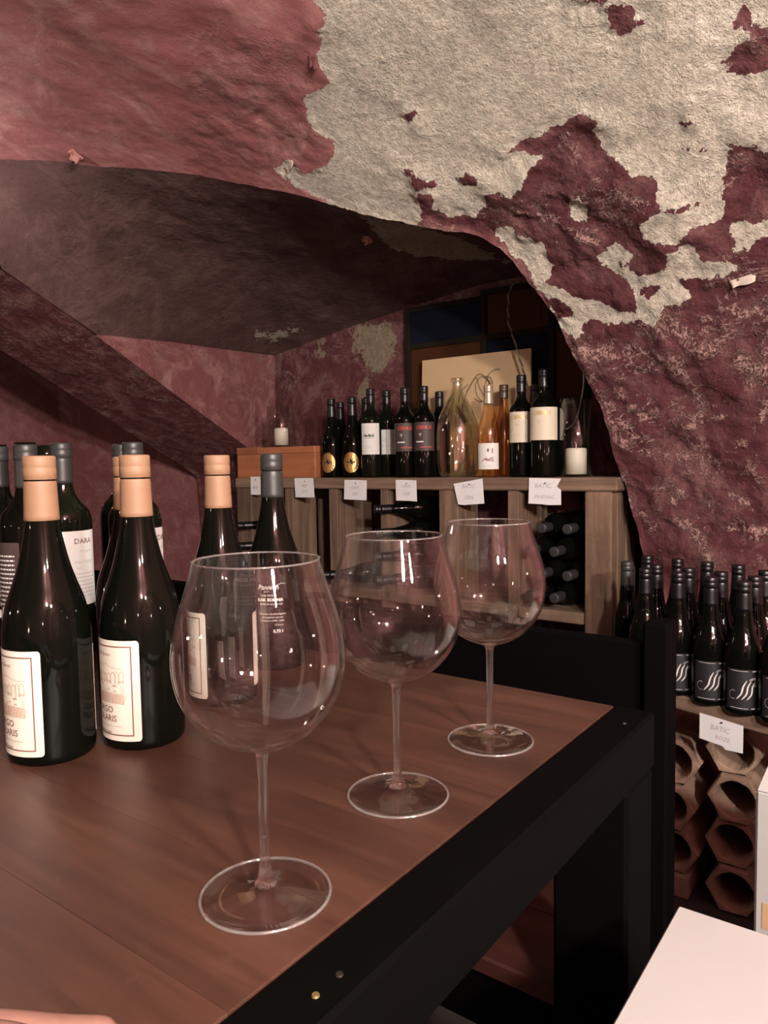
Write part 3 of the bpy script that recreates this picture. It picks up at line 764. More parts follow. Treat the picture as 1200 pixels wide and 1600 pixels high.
# ------------------------------------------------------------------ wine glasses
GL_H = 0.226
outer = [(0.0036, 0.094), (0.0042, 0.0985), (0.008, 0.1008), (0.0213, 0.1055), (0.031, 0.1110), (0.0381, 0.1170), (0.0470, 0.1277), (0.0523, 0.1383), (0.0552, 0.1490),
         (0.0563, 0.1600), (0.0558, 0.1703), (0.0529, 0.1864), (0.0463, 0.2077), (0.0411, 0.2245), (0.0408, GL_H)]
op = smooth_prof(outer[2:], 5)
inner = []
for i, (r_, z_) in enumerate(op):
    a = np.array(op[max(i - 1, 0)]); b = np.array(op[min(i + 1, len(op) - 1)]); t = b - a; t = t / np.linalg.norm(t)
    th = 0.0011 + 0.003 * max(0, 1 - (z_ - 0.1008) / 0.012)
    inner.append((max(0.0, r_ - t[1] * th), z_ + t[0] * th))
bowl_prof = op + [(0.0404, GL_H + 0.0004)] + inner[::-1][1:]
bowl_prof = [p for p in bowl_prof if True] + [(0.0, inner[0][1] + 0.0004)]
BOWL = lathe('bowl', bowl_prof, 'bowl_glass', 80)
STEM = lathe('stem', ([(0.0, 0.1008), (0.0078, 0.1007)] + smooth_prof([(0.0078, 0.1007), (0.0046, 0.0975), (0.0037, 0.092), (0.0034, 0.075), (0.0034, 0.035), (0.0040, 0.018), (0.0058, 0.0105), (0.0075, 0.0078)], 6) + [(0.0, 0.0078)])[::-1], 'stem_crystal', 40)
FOOT = lathe('foot', ([(0.0, 0.0078), (0.0075, 0.0077)] + smooth_prof([(0.0075, 0.0077), (0.013, 0.0058), (0.024, 0.0040), (0.036, 0.0029), (0.0425, 0.0024), (0.0435, 0.0014), (0.0428, 0.0003)], 6) + [(0.028, 0.0008), (0.012, 0.0018), (0.0, 0.0022)])[::-1], 'crystal', 72)
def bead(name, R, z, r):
    return lathe(name, [(R + r * math.cos(a), z + r * math.sin(a)) for a in np.linspace(0, 2 * math.pi, 11)], 'glass_edge_glint', 80)
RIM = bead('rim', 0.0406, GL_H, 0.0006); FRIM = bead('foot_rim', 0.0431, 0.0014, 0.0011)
def wine_glass(x, y, label):
    e = empty('wine_glass', (x, y, TZ + EYE), random.uniform(0, 6), label, 'wine glass', 'burgundy wine glasses along the table edge')
    for nm, me in (('bowl', BOWL), ('stem', STEM), ('foot', FOOT)):
        p_ = obj(nm, me, e)
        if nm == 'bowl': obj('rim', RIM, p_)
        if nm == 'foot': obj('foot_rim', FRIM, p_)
wine_glass(-0.0834, 0.4751, 'largest and nearest empty wine glass, in front of the copper-capped bottles')
wine_glass(0.0080, 0.6191, 'middle empty wine glass of the row of three')
wine_glass(0.1055, 0.7401, 'farthest empty wine glass, nearest the back corner of the table')

# ------------------------------------------------------------------ bottles
def facing(P): return math.atan2(-P[0], P[1])      # turns local -Y towards the viewer's seat
def burgundy_prof(r, h):
    k = h / 0.30; q = r / 0.0418
    sh = [(0.0418 * q, 0.112 * k), (0.0412 * q, 0.128 * k), (0.0373 * q, 0.152 * k), (0.0295 * q, 0.175 * k), (0.0240 * q, 0.193 * k), (0.0182, 0.220 * k), (0.0158, 0.237 * k), (0.0148, 0.262 * k)]
    return [(0, 0.006), (0.7 * r, 0.0), (0.93 * r, 0.0), (0.985 * r, 0.003), (r, 0.009), (r, 0.06 * k)] + smooth_prof(sh, 5) + [(0.0145, 0.270 * k), (0.0148, 0.272 * k), (0.0148, 0.282 * k), (0.0135, 0.2835 * k), (0.0135, 0.2985 * k), (0, 0.2985 * k)]
def bordeaux_prof(r, h, neck=0.0138):
    b = h - 0.30
    sh = [(r, 0.185 + b * 0.6), (r * 0.985, 0.195 + b * 0.6), (r * 0.88, 0.208 + b * 0.6), (r * 0.62, 0.220 + b * 0.6), (neck * 1.22, 0.232 + b * 0.6), (neck, 0.245 + b * 0.7)]
    return [(0, 0.006), (0.7 * r, 0.0), (0.93 * r, 0.0), (0.985 * r, 0.003), (r, 0.009), (r, 0.08)] + smooth_prof(sh, 5) + [(neck * 0.98, h - 0.025), (neck * 1.05, h - 0.022), (neck * 1.05, h - 0.012), (neck * 0.97, h - 0.010), (neck * 0.97, h - 0.0015), (0, h - 0.0015)]
def slim_prof(r, h):
    return [(0, 0.006), (0.7 * r, 0.0), (0.95 * r, 0.0), (r, 0.006), (r, 0.05)] + smooth_prof([(r, 0.135), (r * 0.93, 0.158), (r * 0.70, 0.19), (r * 0.48, 0.22), (0.0140, 0.250), (0.0128, h - 0.03)], 5) + [(0.0128, h - 0.02), (0.0142, h - 0.018), (0.0142, h - 0.008), (0.0125, h - 0.006), (0.0125, h - 0.001), (0, h - 0.001)]
def rad_at(prof, z):
    best = 0
    for (r0, z0), (r1, z1) in zip(prof[5:], prof[6:]):
        if min(z0, z1) <= z <= max(z0, z1) and abs(z1 - z0) > 1e-6: return r0 + (r1 - r0) * (z - z0) / (z1 - z0)
    return 0.0145
def capsule(prof, h, length, mat, lip=0.024):
    zb = h - length; e = 0.0009
    pr = [(rad_at(prof, zb) + e * 0.3, zb), (rad_at(prof, zb) + e, zb + 0.0004)]
    n = 8
    for i in range(1, n):
        z = zb + (length - lip) * i / n; pr.append((max(rad_at(prof, z), 0.0138) + e, z))
    top = max([0.0142] + [r_ for r_, z_ in prof if z_ > h - lip - 0.004]) + 0.0004
    pr += [(top - 0.0004, h - lip - 0.001), (top - 0.0009, h - lip), (top + 0.0004, h - lip + 0.0012), (top + 0.0004, h - 0.013), (top - 0.0001, h - 0.0122), (top + 0.0003, h - 0.0112),
           (top + 0.0002, h - 0.0016), (top - 0.0008, h - 0.0003), (top - 0.004, h), (0, h - 0.0002)]
    return lathe('capsule', pr, mat, 40)

class Kind:
    """a kind of bottle: shared glass, capsule and label meshes"""
    def __init__(s, prof, h, r, glass, cap=None, cap_len=0.065, seg=48):
        s.h, s.r, s.prof = h, r, prof
        s.glass = lathe('glass', prof, glass, seg)
        s.parts = []; s.labels = []
        if cap: s.parts.append(('capsule', capsule(prof, h, cap_len, cap)))
    def sheet(s, name, w, z0, z1, mat, prints=(), ang=0.0, rc=0.003, label=None):
        """a label and its print; ang turns it round the bottle (radians, from the front)"""
        pr = Print(); pr.sheet(-w / 2, w / 2, 0, z1 - z0, rc)
        s.labels.append((name, pr.wrap(name, mat, s.r, 0.0003, z0), [(p.wrap('print', mt, s.r, 0.00055, z0)) for p, mt in prints], ang, label)); return s
    def bare_print(s, pr, mat, z0, ang=0.0):
        s.labels.append(('print', pr.wrap('print', mat, s.r, 0.0003, z0), [], ang, None)); return s
    def put(s, name, P, turn, label, group=None, cat='bottle', tilt=None):
        e = empty(name, P, turn, label, cat, group)
        if tilt is not None: e.matrix_world = tilt
        obj('glass', s.glass, e)
        for nm, me in s.parts: obj(nm, me, e)
        for nm, me, prints, ang, lb in s.labels:
            l = obj(nm, me, e, (0, 0, 0), ang)
            if lb: l['label'] = lb
            for pm in prints: obj('print', pm, l)
        return e

def village(p):
    """the etched village on the cream label (label is 0.09 wide, text origin at its centre)"""
    p.ribbon(spline([(-0.03, 0.074), (-0.022, 0.0765), (-0.012, 0.0745), (-0.004, 0.0775), (0.003, 0.0765), (0.008, 0.0785), (0.014, 0.076), (0.022, 0.0745), (0.030, 0.0745)], 3), 0.0004)
    p.ribbon([(0.0078, 0.078), (0.0079, 0.0815)], 0.0004)
    return p
def etch(p):
    R = random.Random(3)
    for k in range(11):                            # houses: outlines, roofs and windows
        x = -0.027 + k * 0.0052; y = 0.056 + R.uniform(0, 0.004); w = R.uniform(0.004, 0.0065); h = R.uniform(0.006, 0.011)
        p.ribbon([(x, y), (x, y + h)], 0.00045); p.ribbon([(x + w, y), (x + w, y + h)], 0.00045)
        p.ribbon([(x - 0.0006, y + h), (x + w * 0.5, y + h + 0.003), (x + w + 0.0006, y + h)], 0.0006)
        for j in range(3):
            if R.random() < 0.75: p.rect(x + 0.001 + j * 0.0016, x + 0.0018 + j * 0.0016, y + 0.001, y + 0.0035)
    for k in range(9):                             # trees
        x = R.uniform(-0.028, 0.026); y = R.uniform(0.050, 0.056)
        p.ribbon([(x - 0.002, y), (x, y + 0.0016), (x + 0.002, y)], 0.0009)
    for k in range(9):                             # ploughed fields
        y = 0.0385 + k * 0.0012
        p.ribbon(spline([(-0.030, y + 0.001), (-0.01, y), (0.01, y + 0.0008), (0.030, y - 0.0002)], 3), 0.00062)
    for k in range(14):
        x = -0.03 + k * 0.0045; p.ribbon([(x, 0.0385), (x + R.uniform(0.001, 0.004), 0.046 + R.uniform(0, 0.003))], 0.0004)
    for k in range(4): p.ribbon([(0.026, 0.050 + k * 0.002), (0.030, 0.0503 + k * 0.002)], 0.0004)
    return p
R1, H1 = 0.0418, 0.300
P1 = burgundy_prof(R1, H1)
borgo = Kind(P1, H1, R1, 'black_glass', 'copper_foil', 0.064, 64)
txt = Print().text('BORGO', 0.0, 0.0315, 0.0092, 0.00010).text('SCOLARIS', 0.0, 0.0225, 0.0092, 0.00010)
script = Print().text('Vini da Bosco', 0.0, 0.0885, 0.0052, 0, 0.35).text('Chardonnay', 0.0, 0.0085, 0.0050, 0, 0.35)
script.rect(-0.026, 0.026, 0.0148, 0.0151)
bord = Print().frame(-0.0385, 0.0385, 0.0055, 0.0975, 0.0013)
borgo.sheet('front_label', 0.092, 0.0105, 0.1135, 'paper', [(bord, 'ink_brown'), (txt, 'ink_brown'), (script, 'ink_brown'), (village(Print()), 'ink_etch'), (etch(Print()), 'ink_etch')], 0.0, 0.0035)
borgo.sheet('back_label', 0.044, 0.018, 0.108, 'paper', [(Print().frame(-0.020, 0.020, 0.002, 0.088, 0.0006), 'ink_brown')], math.pi, 0.003)
def on_table(px, py, r):
    """base centre of a round thing whose front foot shows at a photo pixel on the table"""
    P = hz(px, py, TZ); d = np.array([P[0], P[1], 0]); d /= np.linalg.norm(d); return P + d * r
def on_table_d(px, dist):
    d = ray(px, 1000); d = np.array([d[0], d[1], 0]) / d[1]; P = d * dist; P[2] = TZ + EYE; return P
deg = math.radians
B1 = on_table(84, 1197, R1); B2 = on_table(228, 1173, R1); B3b = on_table(351, 1106, R1)
borgo.put('wine_bottle', B1, facing(B1) + deg(-10 - 63), 'leftmost front copper-capped bottle with cream village label', 'copper-capped wine bottles on the table')
borgo.put('wine_bottle', B2, facing(B2) + deg(-4 - 63), 'second copper-capped bottle from the left, cream village label towards the big glass', 'copper-capped wine bottles on the table')
borgo.put('wine_bottle', B3b, facing(B3b) + deg(-27 - 63), 'copper-capped bottle seen through the nearest wine glass', 'copper-capped wine bottles on the table')
B4 = on_table_d(208, 0.895)
borgo.put('wine_bottle', B4, facing(B4) + deg(150), 'copper-capped bottle half hidden behind the second front bottle', 'copper-capped wine bottles on the table')

P5 = burgundy_prof(0.0418, 0.303)
dark5 = Kind(P5, 0.303, 0.0418, 'black_glass', 'charcoal_foil', 0.062, 64)
pr = Print().text('Pannich', -0.004, 0.072, 0.0095, 0.0001, 0.3).ribbon(spline([(0.008, 0.073), (0.014, 0.0775), (0.020, 0.0765)], 4), 0.0006)
pr.text('1 9 8 7', -0.006, 0.066, 0.0028, 0.0).text('UVE PINOT', -0.003, 0.0605, 0.0042).text('RAK BOLINA', -0.001, 0.0545, 0.0062, 0.00025).text('VENEZIA GIULIA IGP', 0.0, 0.0485, 0.0036)
for k, s_ in enumerate(('Prodotto ed imbottigliato', 'all\'origine in azienda', 'Contiene solfiti - Italia')): pr.text(s_, 0.0015, 0.035 - k * 0.0047, 0.0036)
pr.text('13 % vol', 0.010, 0.0195, 0.0034).text('0,75 l', 0.009, 0.0105, 0.0062, 0.0002)
dark5.bare_print(pr, 'ink_white', 0.046)
B5 = on_table(433, 1049, 0.0418)
dark5.put('wine_bottle', B5, facing(B5) + deg(-8), 'charcoal-capped bottle with small white printed text behind the nearest glass', 'dark-capped wine bottles on the table')

# the group of Bordeaux bottles at the back left of the table
R6, H6 = 0.040, 0.326
P6 = bordeaux_prof(R6, H6, 0.0145)
def lines(p, n, x0, x1, y0, dy, h, seed):
    R = random.Random(seed)
    for k in range(n):
        x = x0
        while x < x1:
            w = R.uniform(0.002, 0.006); p.rect(x, min(x + w, x1), y0 - k * dy, y0 - k * dy + h); x += w + 0.0012
    return p
dar = Kind(P6, H6, R6, 'green_glass', 'charcoal_foil', 0.062, 56)
dar.sheet('front_label', 0.072, 0.078, 0.192, 'white_paper',
          [(Print().text('DARA', 0.008, 0.098, 0.0115, 0.0001), 'ink_purple'), (Print().text('di famiglia', 0.010, 0.083, 0.0055, 0, 0.3).text('MALVASIA', 0.008, 0.066, 0.0070).text('2021', 0.0, 0.057, 0.0050), 'ink_grey'),
           (lines(Print(), 7, -0.010, 0.026, 0.048, 0.0058, 0.0014, 4), 'ink_grey')], 0.0, 0.002)
plain6 = Kind(P6, H6, R6, 'black_glass', 'charcoal_foil', 0.062, 48)
texty = Kind(P6, H6 - 0.004, R6, 'black_glass', 'charcoal_foil', 0.062, 48)
wl = lines(Print(), 12, -0.028, 0.028, 0.080, 0.0062, 0.0022, 5)
ring = Print().ribbon([(0.008 + 0.009 * math.cos(a), 0.0 + 0.009 * math.sin(a)) for a in np.linspace(0, 2 * math.pi, 20)], 0.003)
texty.sheet('back_label', 0.070, 0.085, 0.185, 'dark_paper', [(wl, 'ink_white'), (ring, 'ink_white'), (Print().rect(-0.02, 0.022, -0.02, -0.008), 'white_paper')], 0.0, 0.002)
spots = [(10, 1.13, texty, -4, 'dark bottle with a text-covered back label at the left picture edge'),
         (54, 1.055, texty, -70, 'grey-capped dark bottle between the picture edge and the leftmost copper cap'),
         (109, 1.135, dar, 28, 'grey-capped bottle with white label behind the leftmost copper-capped bottle'),
         (219, 1.16, dar, 62, 'grey-capped bottle standing behind the second copper-capped bottle'),
         (203, 1.255, plain6, 0, 'rearmost grey-capped bottle peeping out left of another grey cap')]
for px, dd, kd, tn, lb in spots:
    P = on_table_d(px, dd); kd.put('wine_bottle', P, facing(P) + deg(tn), lb, 'grey-capped Bordeaux bottles at the back of the table')
clear6 = Kind(bordeaux_prof(0.038, 0.327, 0.0145), 0.327, 0.038, 'green_glass', None)
P = on_table_d(86, 1.225); clear6.put('wine_bottle', P, 0, 'uncapped bottle with a shiny bare mouth among the grey caps', 'grey-capped Bordeaux bottles at the back of the table')

# ------------------------------------------------------------------ wine rack in the alcove
SN, SZ = 2.048, -0.053                             # front plane and top surface of the rack
rack = frame_obj('wine_rack', u=0.80, n=SN, z=ZF, label='old wooden wine rack with upright boards under the bottle shelf', cat='wine rack')
rx = lambda u: 0.80 - u
rz = lambda z: z - ZF
obj('top_plank', MB().box(rx(2.275), rx(0.705), 0.0, 0.145, rz(SZ - 0.040), rz(SZ), 0.004).me('top_plank', 'rack_wood_x'), rack)
obj('top_plank', MB().box(rx(2.275), rx(0.705), 0.149, 0.292, rz(SZ - 0.040), rz(SZ - 0.001), 0.004).me('top_plank', 'rack_wood_x'), rack)
FRONT = [(2.27, 2.185), (2.00, 1.955), (1.776, 1.735), (1.540, 1.505), (1.298, 1.225), (1.048, 1.010)]
for i, (a, b) in enumerate(FRONT):
    obj('upright', MB().box(rx(a), rx(b), 0.003, 0.05, 0.0, rz(SZ - 0.041), 0.003).me('upright', 'rack_wood'), rack)
    obj('side_board', MB().box(rx(b) - 0.018, rx(b), 0.054, 0.135, 0.0, rz(SZ - 0.041), 0.002).me('side_board', 'rack_wood'), rack)
    if i != 4: obj('side_board', MB().box(rx(b) - 0.018, rx(b), 0.15 + 0.012 * (i % 2), 0.215, 0.0, rz(SZ - 0.041), 0.002).me('side_board', 'rack_wood'), rack)
obj('upright', MB().box(rx(0.80), rx(0.72), 0.0, 0.05, 0.0, rz(SZ - 0.041), 0.004).me('upright', 'rack_wood'), rack)
for k in range(3): obj('side_board', MB().box(rx(0.74), rx(0.722), 0.054 + k * 0.078, 0.054 + k * 0.078 + 0.075, 0.0, rz(SZ - 0.041), 0.003).me('side_board', 'rack_wood'), rack)
cols = [(2.27, 2.00), (2.00, 1.776), (1.735, 1.54), (1.505, 1.298), (1.225, 1.048), (1.010, 0.80)]
for a, b in cols:                                  # bay shelf at the bottom, slats at the back
    obj('bay_shelf', MB().box(rx(a) + 0.001, rx(b) - 0.001, -0.006, 0.28, rz(-0.483), rz(-0.449), 0.003).me('bay_shelf', 'rack_wood_x'), rack)
    w = (a - b); n_ = max(2, int(w / 0.075))
    for k in range(n_):
        x0 = rx(a) + w * k / n_ + 0.008
        obj('back_slat', MB().box(x0, x0 + w / n_ - 0.026, 0.272, 0.286, rz(-0.446), rz(SZ - 0.042), 0.001).me('back_slat', 'slat_wood'), rack)

# lying bottles in the bays
lay = Kind(burgundy_prof(0.040, 0.29), 0.29, 0.040, 'black_glass', 'black_foil', 0.06, 32)
lay_b = Kind(bordeaux_prof(0.038, 0.29), 0.29, 0.038, 'black_glass', 'charcoal_foil', 0.055, 32)
def lying(kd, u, n, z, ang, label, pitch=0.0):
    """a bottle on its side; ang = 0 points the neck towards +u (left), 90 degrees towards the viewer"""
    d = UU * math.cos(ang) - NN * math.sin(ang)
    d = d * math.cos(pitch) + ZZ * math.sin(pitch)
    zax = Vector(d); xax = Vector((0, 0, 1)).cross(zax).normalized(); yax = zax.cross(xax)
    mt = Matrix((xax, yax, zax)).transposed().to_4x4(); mt.translation = Vector(W(u, n, z))
    kd.put('wine_bottle', (0, 0, 0), 0, label, 'bottles lying in the rack', tilt=mt)
ZB = -0.449
D54 = deg(54)
for k_, nm_ in enumerate(('lowest', 'second lowest', 'second highest', 'topmost')):
    lying(lay, 1.36, 2.24, ZB + 0.042 + 0.082 * k_, D54, nm_ + ' bottle lying with its neck out left in the middle rack bay')
for k_, nm_ in enumerate(('lowest', 'middle', 'topmost')):
    lying(lay, 2.05, 2.24, ZB + 0.042 + 0.082 * k_, D54, nm_ + ' bottle lying with its neck out left in the leftmost rack bay')
lying(lay, 1.60, 2.24, ZB + 0.042, D54, 'single bottle lying at the foot of the third rack bay')
R = random.Random(5)
pile = [(0.965, 0.039), (0.885, 0.039), (0.845, 0.108), (0.925, 0.108), (0.965, 0.177), (0.885, 0.177), (0.925, 0.246), (0.845, 0.246)]
pl_lb = ['left bottle of the bottom row', 'right bottle of the bottom row', 'right bottle of the second row', 'left bottle of the second row', 'left bottle of the third row', 'right bottle of the third row', 'left bottle of the top row', 'right bottle of the top row']
for (u_, z_), lb in zip(pile, pl_lb):
    lying(lay_b, u_, 2.317, ZB + z_, math.pi / 2, lb + ' in the cap-forward pile of the right rack bay')

# ------------------------------------------------------------------ things standing on the rack
def on_shelf(px, n, top=None):
    P = hn(px, 746, n); u_, n_, _ = unz(P); Q = W(u_, n_, SZ)
    h = None
    if top is not None: h = unz(hn(px, top, n))[2] - SZ
    return Q, h
GRP = 'wine bottles standing on the rack'
# two gold-label burgundies and one behind
Q, h = on_shelf(520, 2.105, 623)
gold = Kind(burgundy_prof(0.040, 0.292), 0.292, 0.040, 'black_glass', 'black_foil', 0.07, 40)
def oval(rx_, ry, y0, n=20):
    p = Print(); v = [(0, y0, 0)]; f = []
    for k in range(n): v.append((rx_ * math.cos(2 * math.pi * k / n), y0 + ry * math.sin(2 * math.pi * k / n), 0))
    for k in range(n): f.append((0, 1 + k, 1 + (k + 1) % n))
    # subdivide radially so that the oval follows the glass
    v2 = [(x * s, y0 + (y - y0) * s, 0) for s in (0.33, 0.66, 1.0) for x, y, z in v[1:]]
    f2 = [(k, (k + 1) % n, n + (k + 1) % n, n + k) for k in range(n)] + [(n + k, n + (k + 1) % n, 2 * n + (k + 1) % n, 2 * n + k) for k in range(n)] + [tuple(range(n))]
    return p.add(v2, f2)
ov = oval(0.030, 0.037, 0.0)
gold.labels.append(('front_label', ov.wrap('front_label', 'gold_paper', gold.r, 0.0003, 0.055), [Print().rect(-0.016, 0.016, -0.001, 0.004).rect(-0.010, 0.010, 0.010, 0.0115).ribbon([(0.0305 * math.cos(a) * 0.93, 0.037 * math.sin(a) * 0.93) for a in np.linspace(0, 2 * math.pi, 24)], 0.001).wrap('print', 'ink_black', gold.r, 0.0006, 0.055)], 0.0, 'oval gold label'))
gold.put('wine_bottle', Q, facing(Q) + deg(-28), 'black bottle with oval gold label next to the wooden box', GRP)
Q, h = on_shelf(534, 2.24); gold.put('wine_bottle', Q, facing(Q) + deg(100), 'black-capped bottle half hidden behind the leftmost gold-label bottle', GRP)
Q, h = on_shelf(552, 2.10, 624); gold.put('wine_bottle', Q, facing(Q) + deg(-12), 'black bottle with torn gold label left of the white-label bottles', GRP)
plain_s = Kind(bordeaux_prof(0.036, 0.297), 0.297, 0.036, 'black_glass', 'black_foil', 0.055, 40)
Q, h = on_shelf(573, 2.21); plain_s.put('wine_bottle', Q, 0, 'plain dark bottle hidden behind the horse-label bottle', GRP)
# white labels
wht = Kind(bordeaux_prof(0.0375, 0.316), 0.316, 0.0375, 'green_glass', 'black_foil', 0.05, 48)
sc = Print()
for k in range(9): sc.ribbon([(-0.024 + k * 0.0042, 0.062 + 0.003 * math.sin(k * 2.1)), (-0.022 + k * 0.0042, 0.070 + 0.003 * math.sin(k * 1.7)), (-0.020 + k * 0.0042, 0.064)], 0.0028)
for k in range(6): sc.ribbon([(-0.022 + k * 0.006, 0.060), (-0.022 + k * 0.006, 0.053 + 0.002 * (k % 2))], 0.0008)
wht.sheet('front_label', 0.074, 0.082, 0.192, 'white_paper', [(sc, 'ink_black'), (lines(Print(), 2, -0.026, 0.004, 0.028, 0.006, 0.0016, 8).rect(-0.026, 0.02, 0.013, 0.0136), 'ink_grey')], 0.0, 0.002)
Q, h = on_shelf(581, 2.10); wht.put('wine_bottle', Q, facing(Q) + deg(-6), 'tall bottle with white label showing small dark horses', GRP)
wh2 = Kind(bordeaux_prof(0.0365, 0.314), 0.314, 0.0365, 'green_glass', 'black_foil', 0.05, 48)
wh2.sheet('front_label', 0.066, 0.082, 0.171, 'white_paper', [(Print().text('VZ', -0.012, 0.05, 0.013), 'ink_grey'), (Print().rect(-0.02, 0.01, 0.03, 0.031), 'ink_grey')], 0.0, 0.002)
Q, h = on_shelf(606, 2.178); wh2.put('wine_bottle', Q, facing(Q) + deg(4), 'bottle with plain white label right of the horse-label bottle', GRP)
# dark label pair
drk = Kind(bordeaux_prof(0.0375, 0.308), 0.308, 0.0375, 'black_glass', 'black_foil', 0.05, 48)
tri = Print()
for j in range(3):
    for k in range(3 - j): tri.rect(-0.019 + k * 0.0032 + j * 0.0016, -0.0168 + k * 0.0032 + j * 0.0016, 0.056 - j * 0.0036, 0.0585 - j * 0.0036)
drk.sheet('front_label', 0.080, 0.090, 0.186, 'dark_paper', [(Print().text('CIENUS', -0.002, 0.078, 0.016, 0.0004), 'ink_red'), (tri, 'ink_white'), (Print().rect(-0.030, -0.003, 0.0285, 0.0325), 'ink_white'), (Print().text('PINOT NERO', 0.006, 0.012, 0.0075, 0.0002), 'ink_red')], 0.0, 0.002)
Q, h = on_shelf(634, 2.10); drk.put('wine_bottle', Q, facing(Q) + deg(2), 'bottle with dark label and red letters, left of the similar one', GRP)
Q, h = on_shelf(664, 2.10); drk.put('wine_bottle', Q, facing(Q) + deg(0), 'bottle with dark label and red letters, beside the demijohn', GRP)
Q, h = on_shelf(688, 2.20); plain_s.put('wine_bottle', Q, 0, 'plain dark bottle behind the left shoulder of the demijohn', GRP)
# demijohn
Q, h = on_shelf(716, 2.135)
dj = empty('demijohn', Q, 0, 'round pale green glass demijohn with narrow neck on the rack', 'demijohn')
prof = [(0, 0.004), (0.045, 0.0), (0.058, 0.004)] + smooth_prof([(0.066, 0.015), (0.0715, 0.06), (0.0720, 0.13), (0.0690, 0.172), (0.0570, 0.212), (0.0395, 0.243), (0.0245, 0.270), (0.0175, 0.292), (0.0165, 0.315)], 5)
dj_o = prof + [(0.0165, 0.3165)]
obj('glass', lathe('glass', [(r_, z_) for r_, z_ in prof] + [(0.0145, 0.3165)] + [(max(0, r_ - 0.002), z_ + 0.0015) for r_, z_ in prof[::-1]], 'demijohn_glass', 64), dj)
obj('mouth_ring', lathe('mouth_ring', [(0.0168, 0.316), (0.0215, 0.318), (0.0225, 0.323), (0.021, 0.328), (0.0165, 0.330), (0.0150, 0.326), (0.0150, 0.317)], 'demijohn_glass', 40), dj)
ribs = MB()
for k in range(14):
    a = 2 * math.pi * k / 14
    ribs.tube([((r_ + 0.0006) * math.sin(a), (r_ + 0.0006) * -math.cos(a), z_) for r_, z_ in smooth_prof([(0.0700, 0.165), (0.0575, 0.212), (0.0400, 0.243), (0.0250, 0.270)], 4)], [0.0004, 0.0012, 0.0016, 0.0017, 0.0017, 0.0017, 0.0017, 0.0016, 0.0015, 0.0014, 0.0012, 0.0008, 0.0004], 6)
obj('shoulder_ribs', ribs.me('shoulder_ribs', 'demijohn_glass', True), dj)
# rose and amber
rose = Kind(slim_prof(0.036, 0.292), 0.292, 0.036, 'rose_glass', 'silver_foil', 0.06, 48)
wn = Print()
for k in range(7):
    wn.ribbon(spline([(-0.024 + 0.003 * k, 0.022 + 0.003 * k), (-0.012 + 0.002 * k, 0.030 + 0.004 * math.sin(k)), (0.004 + 0.001 * k, 0.026 + 0.002 * k), (0.018, 0.024 + 0.002 * k)], 3), 0.0011)
rose.sheet('front_label', 0.078, 0.026, 0.108, 'white_paper', [(wn, 'ink_purple'), (Print().text('DI MELI', 0.0, 0.010, 0.0085, 0, 0, 1.3), 'ink_grey'), (oval(0.003, 0.006, 0.060).add(*(lambda q: (q.v, q.f))(Print())).rect(0.012, 0.015, 0.05, 0.066), 'ink_purple')], 0.0, 0.001)
Q, h = on_shelf(764, 2.09); rose.put('wine_bottle', Q, facing(Q) + deg(-4), 'clear slim bottle of pink wine with pale foil neck and white label', GRP)
amber = Kind(slim_prof(0.034, 0.300), 0.300, 0.034, 'amber_glass', 'brown_foil', 0.045, 48)
Q, h = on_shelf(788, 2.19); amber.put('wine_bottle', Q, 0, 'amber bottle with brown cap behind the pink wine', GRP)
# cream label pair
crm = Kind(bordeaux_prof(0.0385, 0.318), 0.318, 0.0385, 'black_glass', 'black_foil', 0.055, 48)
crm.sheet('front_label', 0.094, 0.108, 0.203, 'cream_paper', [(Print().text('CIENUS', -0.008, 0.077, 0.0165, 0.0003), 'ink_gold'), (tri, 'ink_grey'), (Print().text('BIANCO', -0.014, 0.022, 0.006), 'ink_grey')], 0.0, 0.001)
Q, h = on_shelf(815, 2.128); crm.put('wine_bottle', Q, facing(Q) + deg(0), 'bottle with cream label right of the amber bottle', GRP)
crm2 = Kind(bordeaux_prof(0.0415, 0.326), 0.326, 0.0415, 'black_glass', 'black_foil', 0.055, 48)
crm2.sheet('front_label', 0.108, 0.112, 0.210, 'cream_paper', [(Print().text('CIENUS', -0.006, 0.080, 0.0165, 0.0003), 'ink_gold'), (tri, 'ink_grey')], 0.0, 0.001)
Q, h = on_shelf(850, 2.095); crm2.put('wine_bottle', Q, facing(Q) + deg(0), 'large bottle with cream label beside the tall candle glass', GRP)
Q, h = on_shelf(838, 2.215); plain_s.put('wine_bottle', Q, 0, 'plain dark bottle hidden between the two cream-label bottles', GRP)
# candle glasses
def candle_glass(P, r, h, cr, ch, lb1, lb2, wick=0.012):
    e = empty('candle_glass', P, 0, lb1, 'candle holder', 'glass candle cylinders on the rack')
    obj('cylinder', lathe('cylinder', [(0, 0.0002), (r - 0.002, 0.0), (r, 0.003), (r, h - 0.001), (r - 0.001, h), (r - 0.003, h - 0.001), (r - 0.0035, 0.009), (0, 0.008)], 'holder_glass', 48), e)
    c = empty('candle', (P[0], P[1], P[2] + 0.0085), 0, lb2, 'candle', 'white pillar candles')
    obj('wax', lathe('wax', [(0, 0), (cr, 0), (cr, ch - 0.005), (cr - 0.003, ch - 0.001), (cr - 0.008, ch), (0.004, ch - 0.002), (0, ch - 0.003)], 'wax', 40), c)
    obj('wick', MB().tube([(0, 0, ch - 0.003), (0.0006, 0, ch + wick * 0.5), (0.0002, 0.001, ch + wick)], 0.0012, 6).me('wick', 'wick'), c)
Q, h = on_shelf(900, 2.115)
candle_glass(Q, 0.048, 0.232, 0.031, 0.078, 'tall clear glass cylinder at the right end of the rack', 'large white pillar candle in the tall glass cylinder', 0.014)
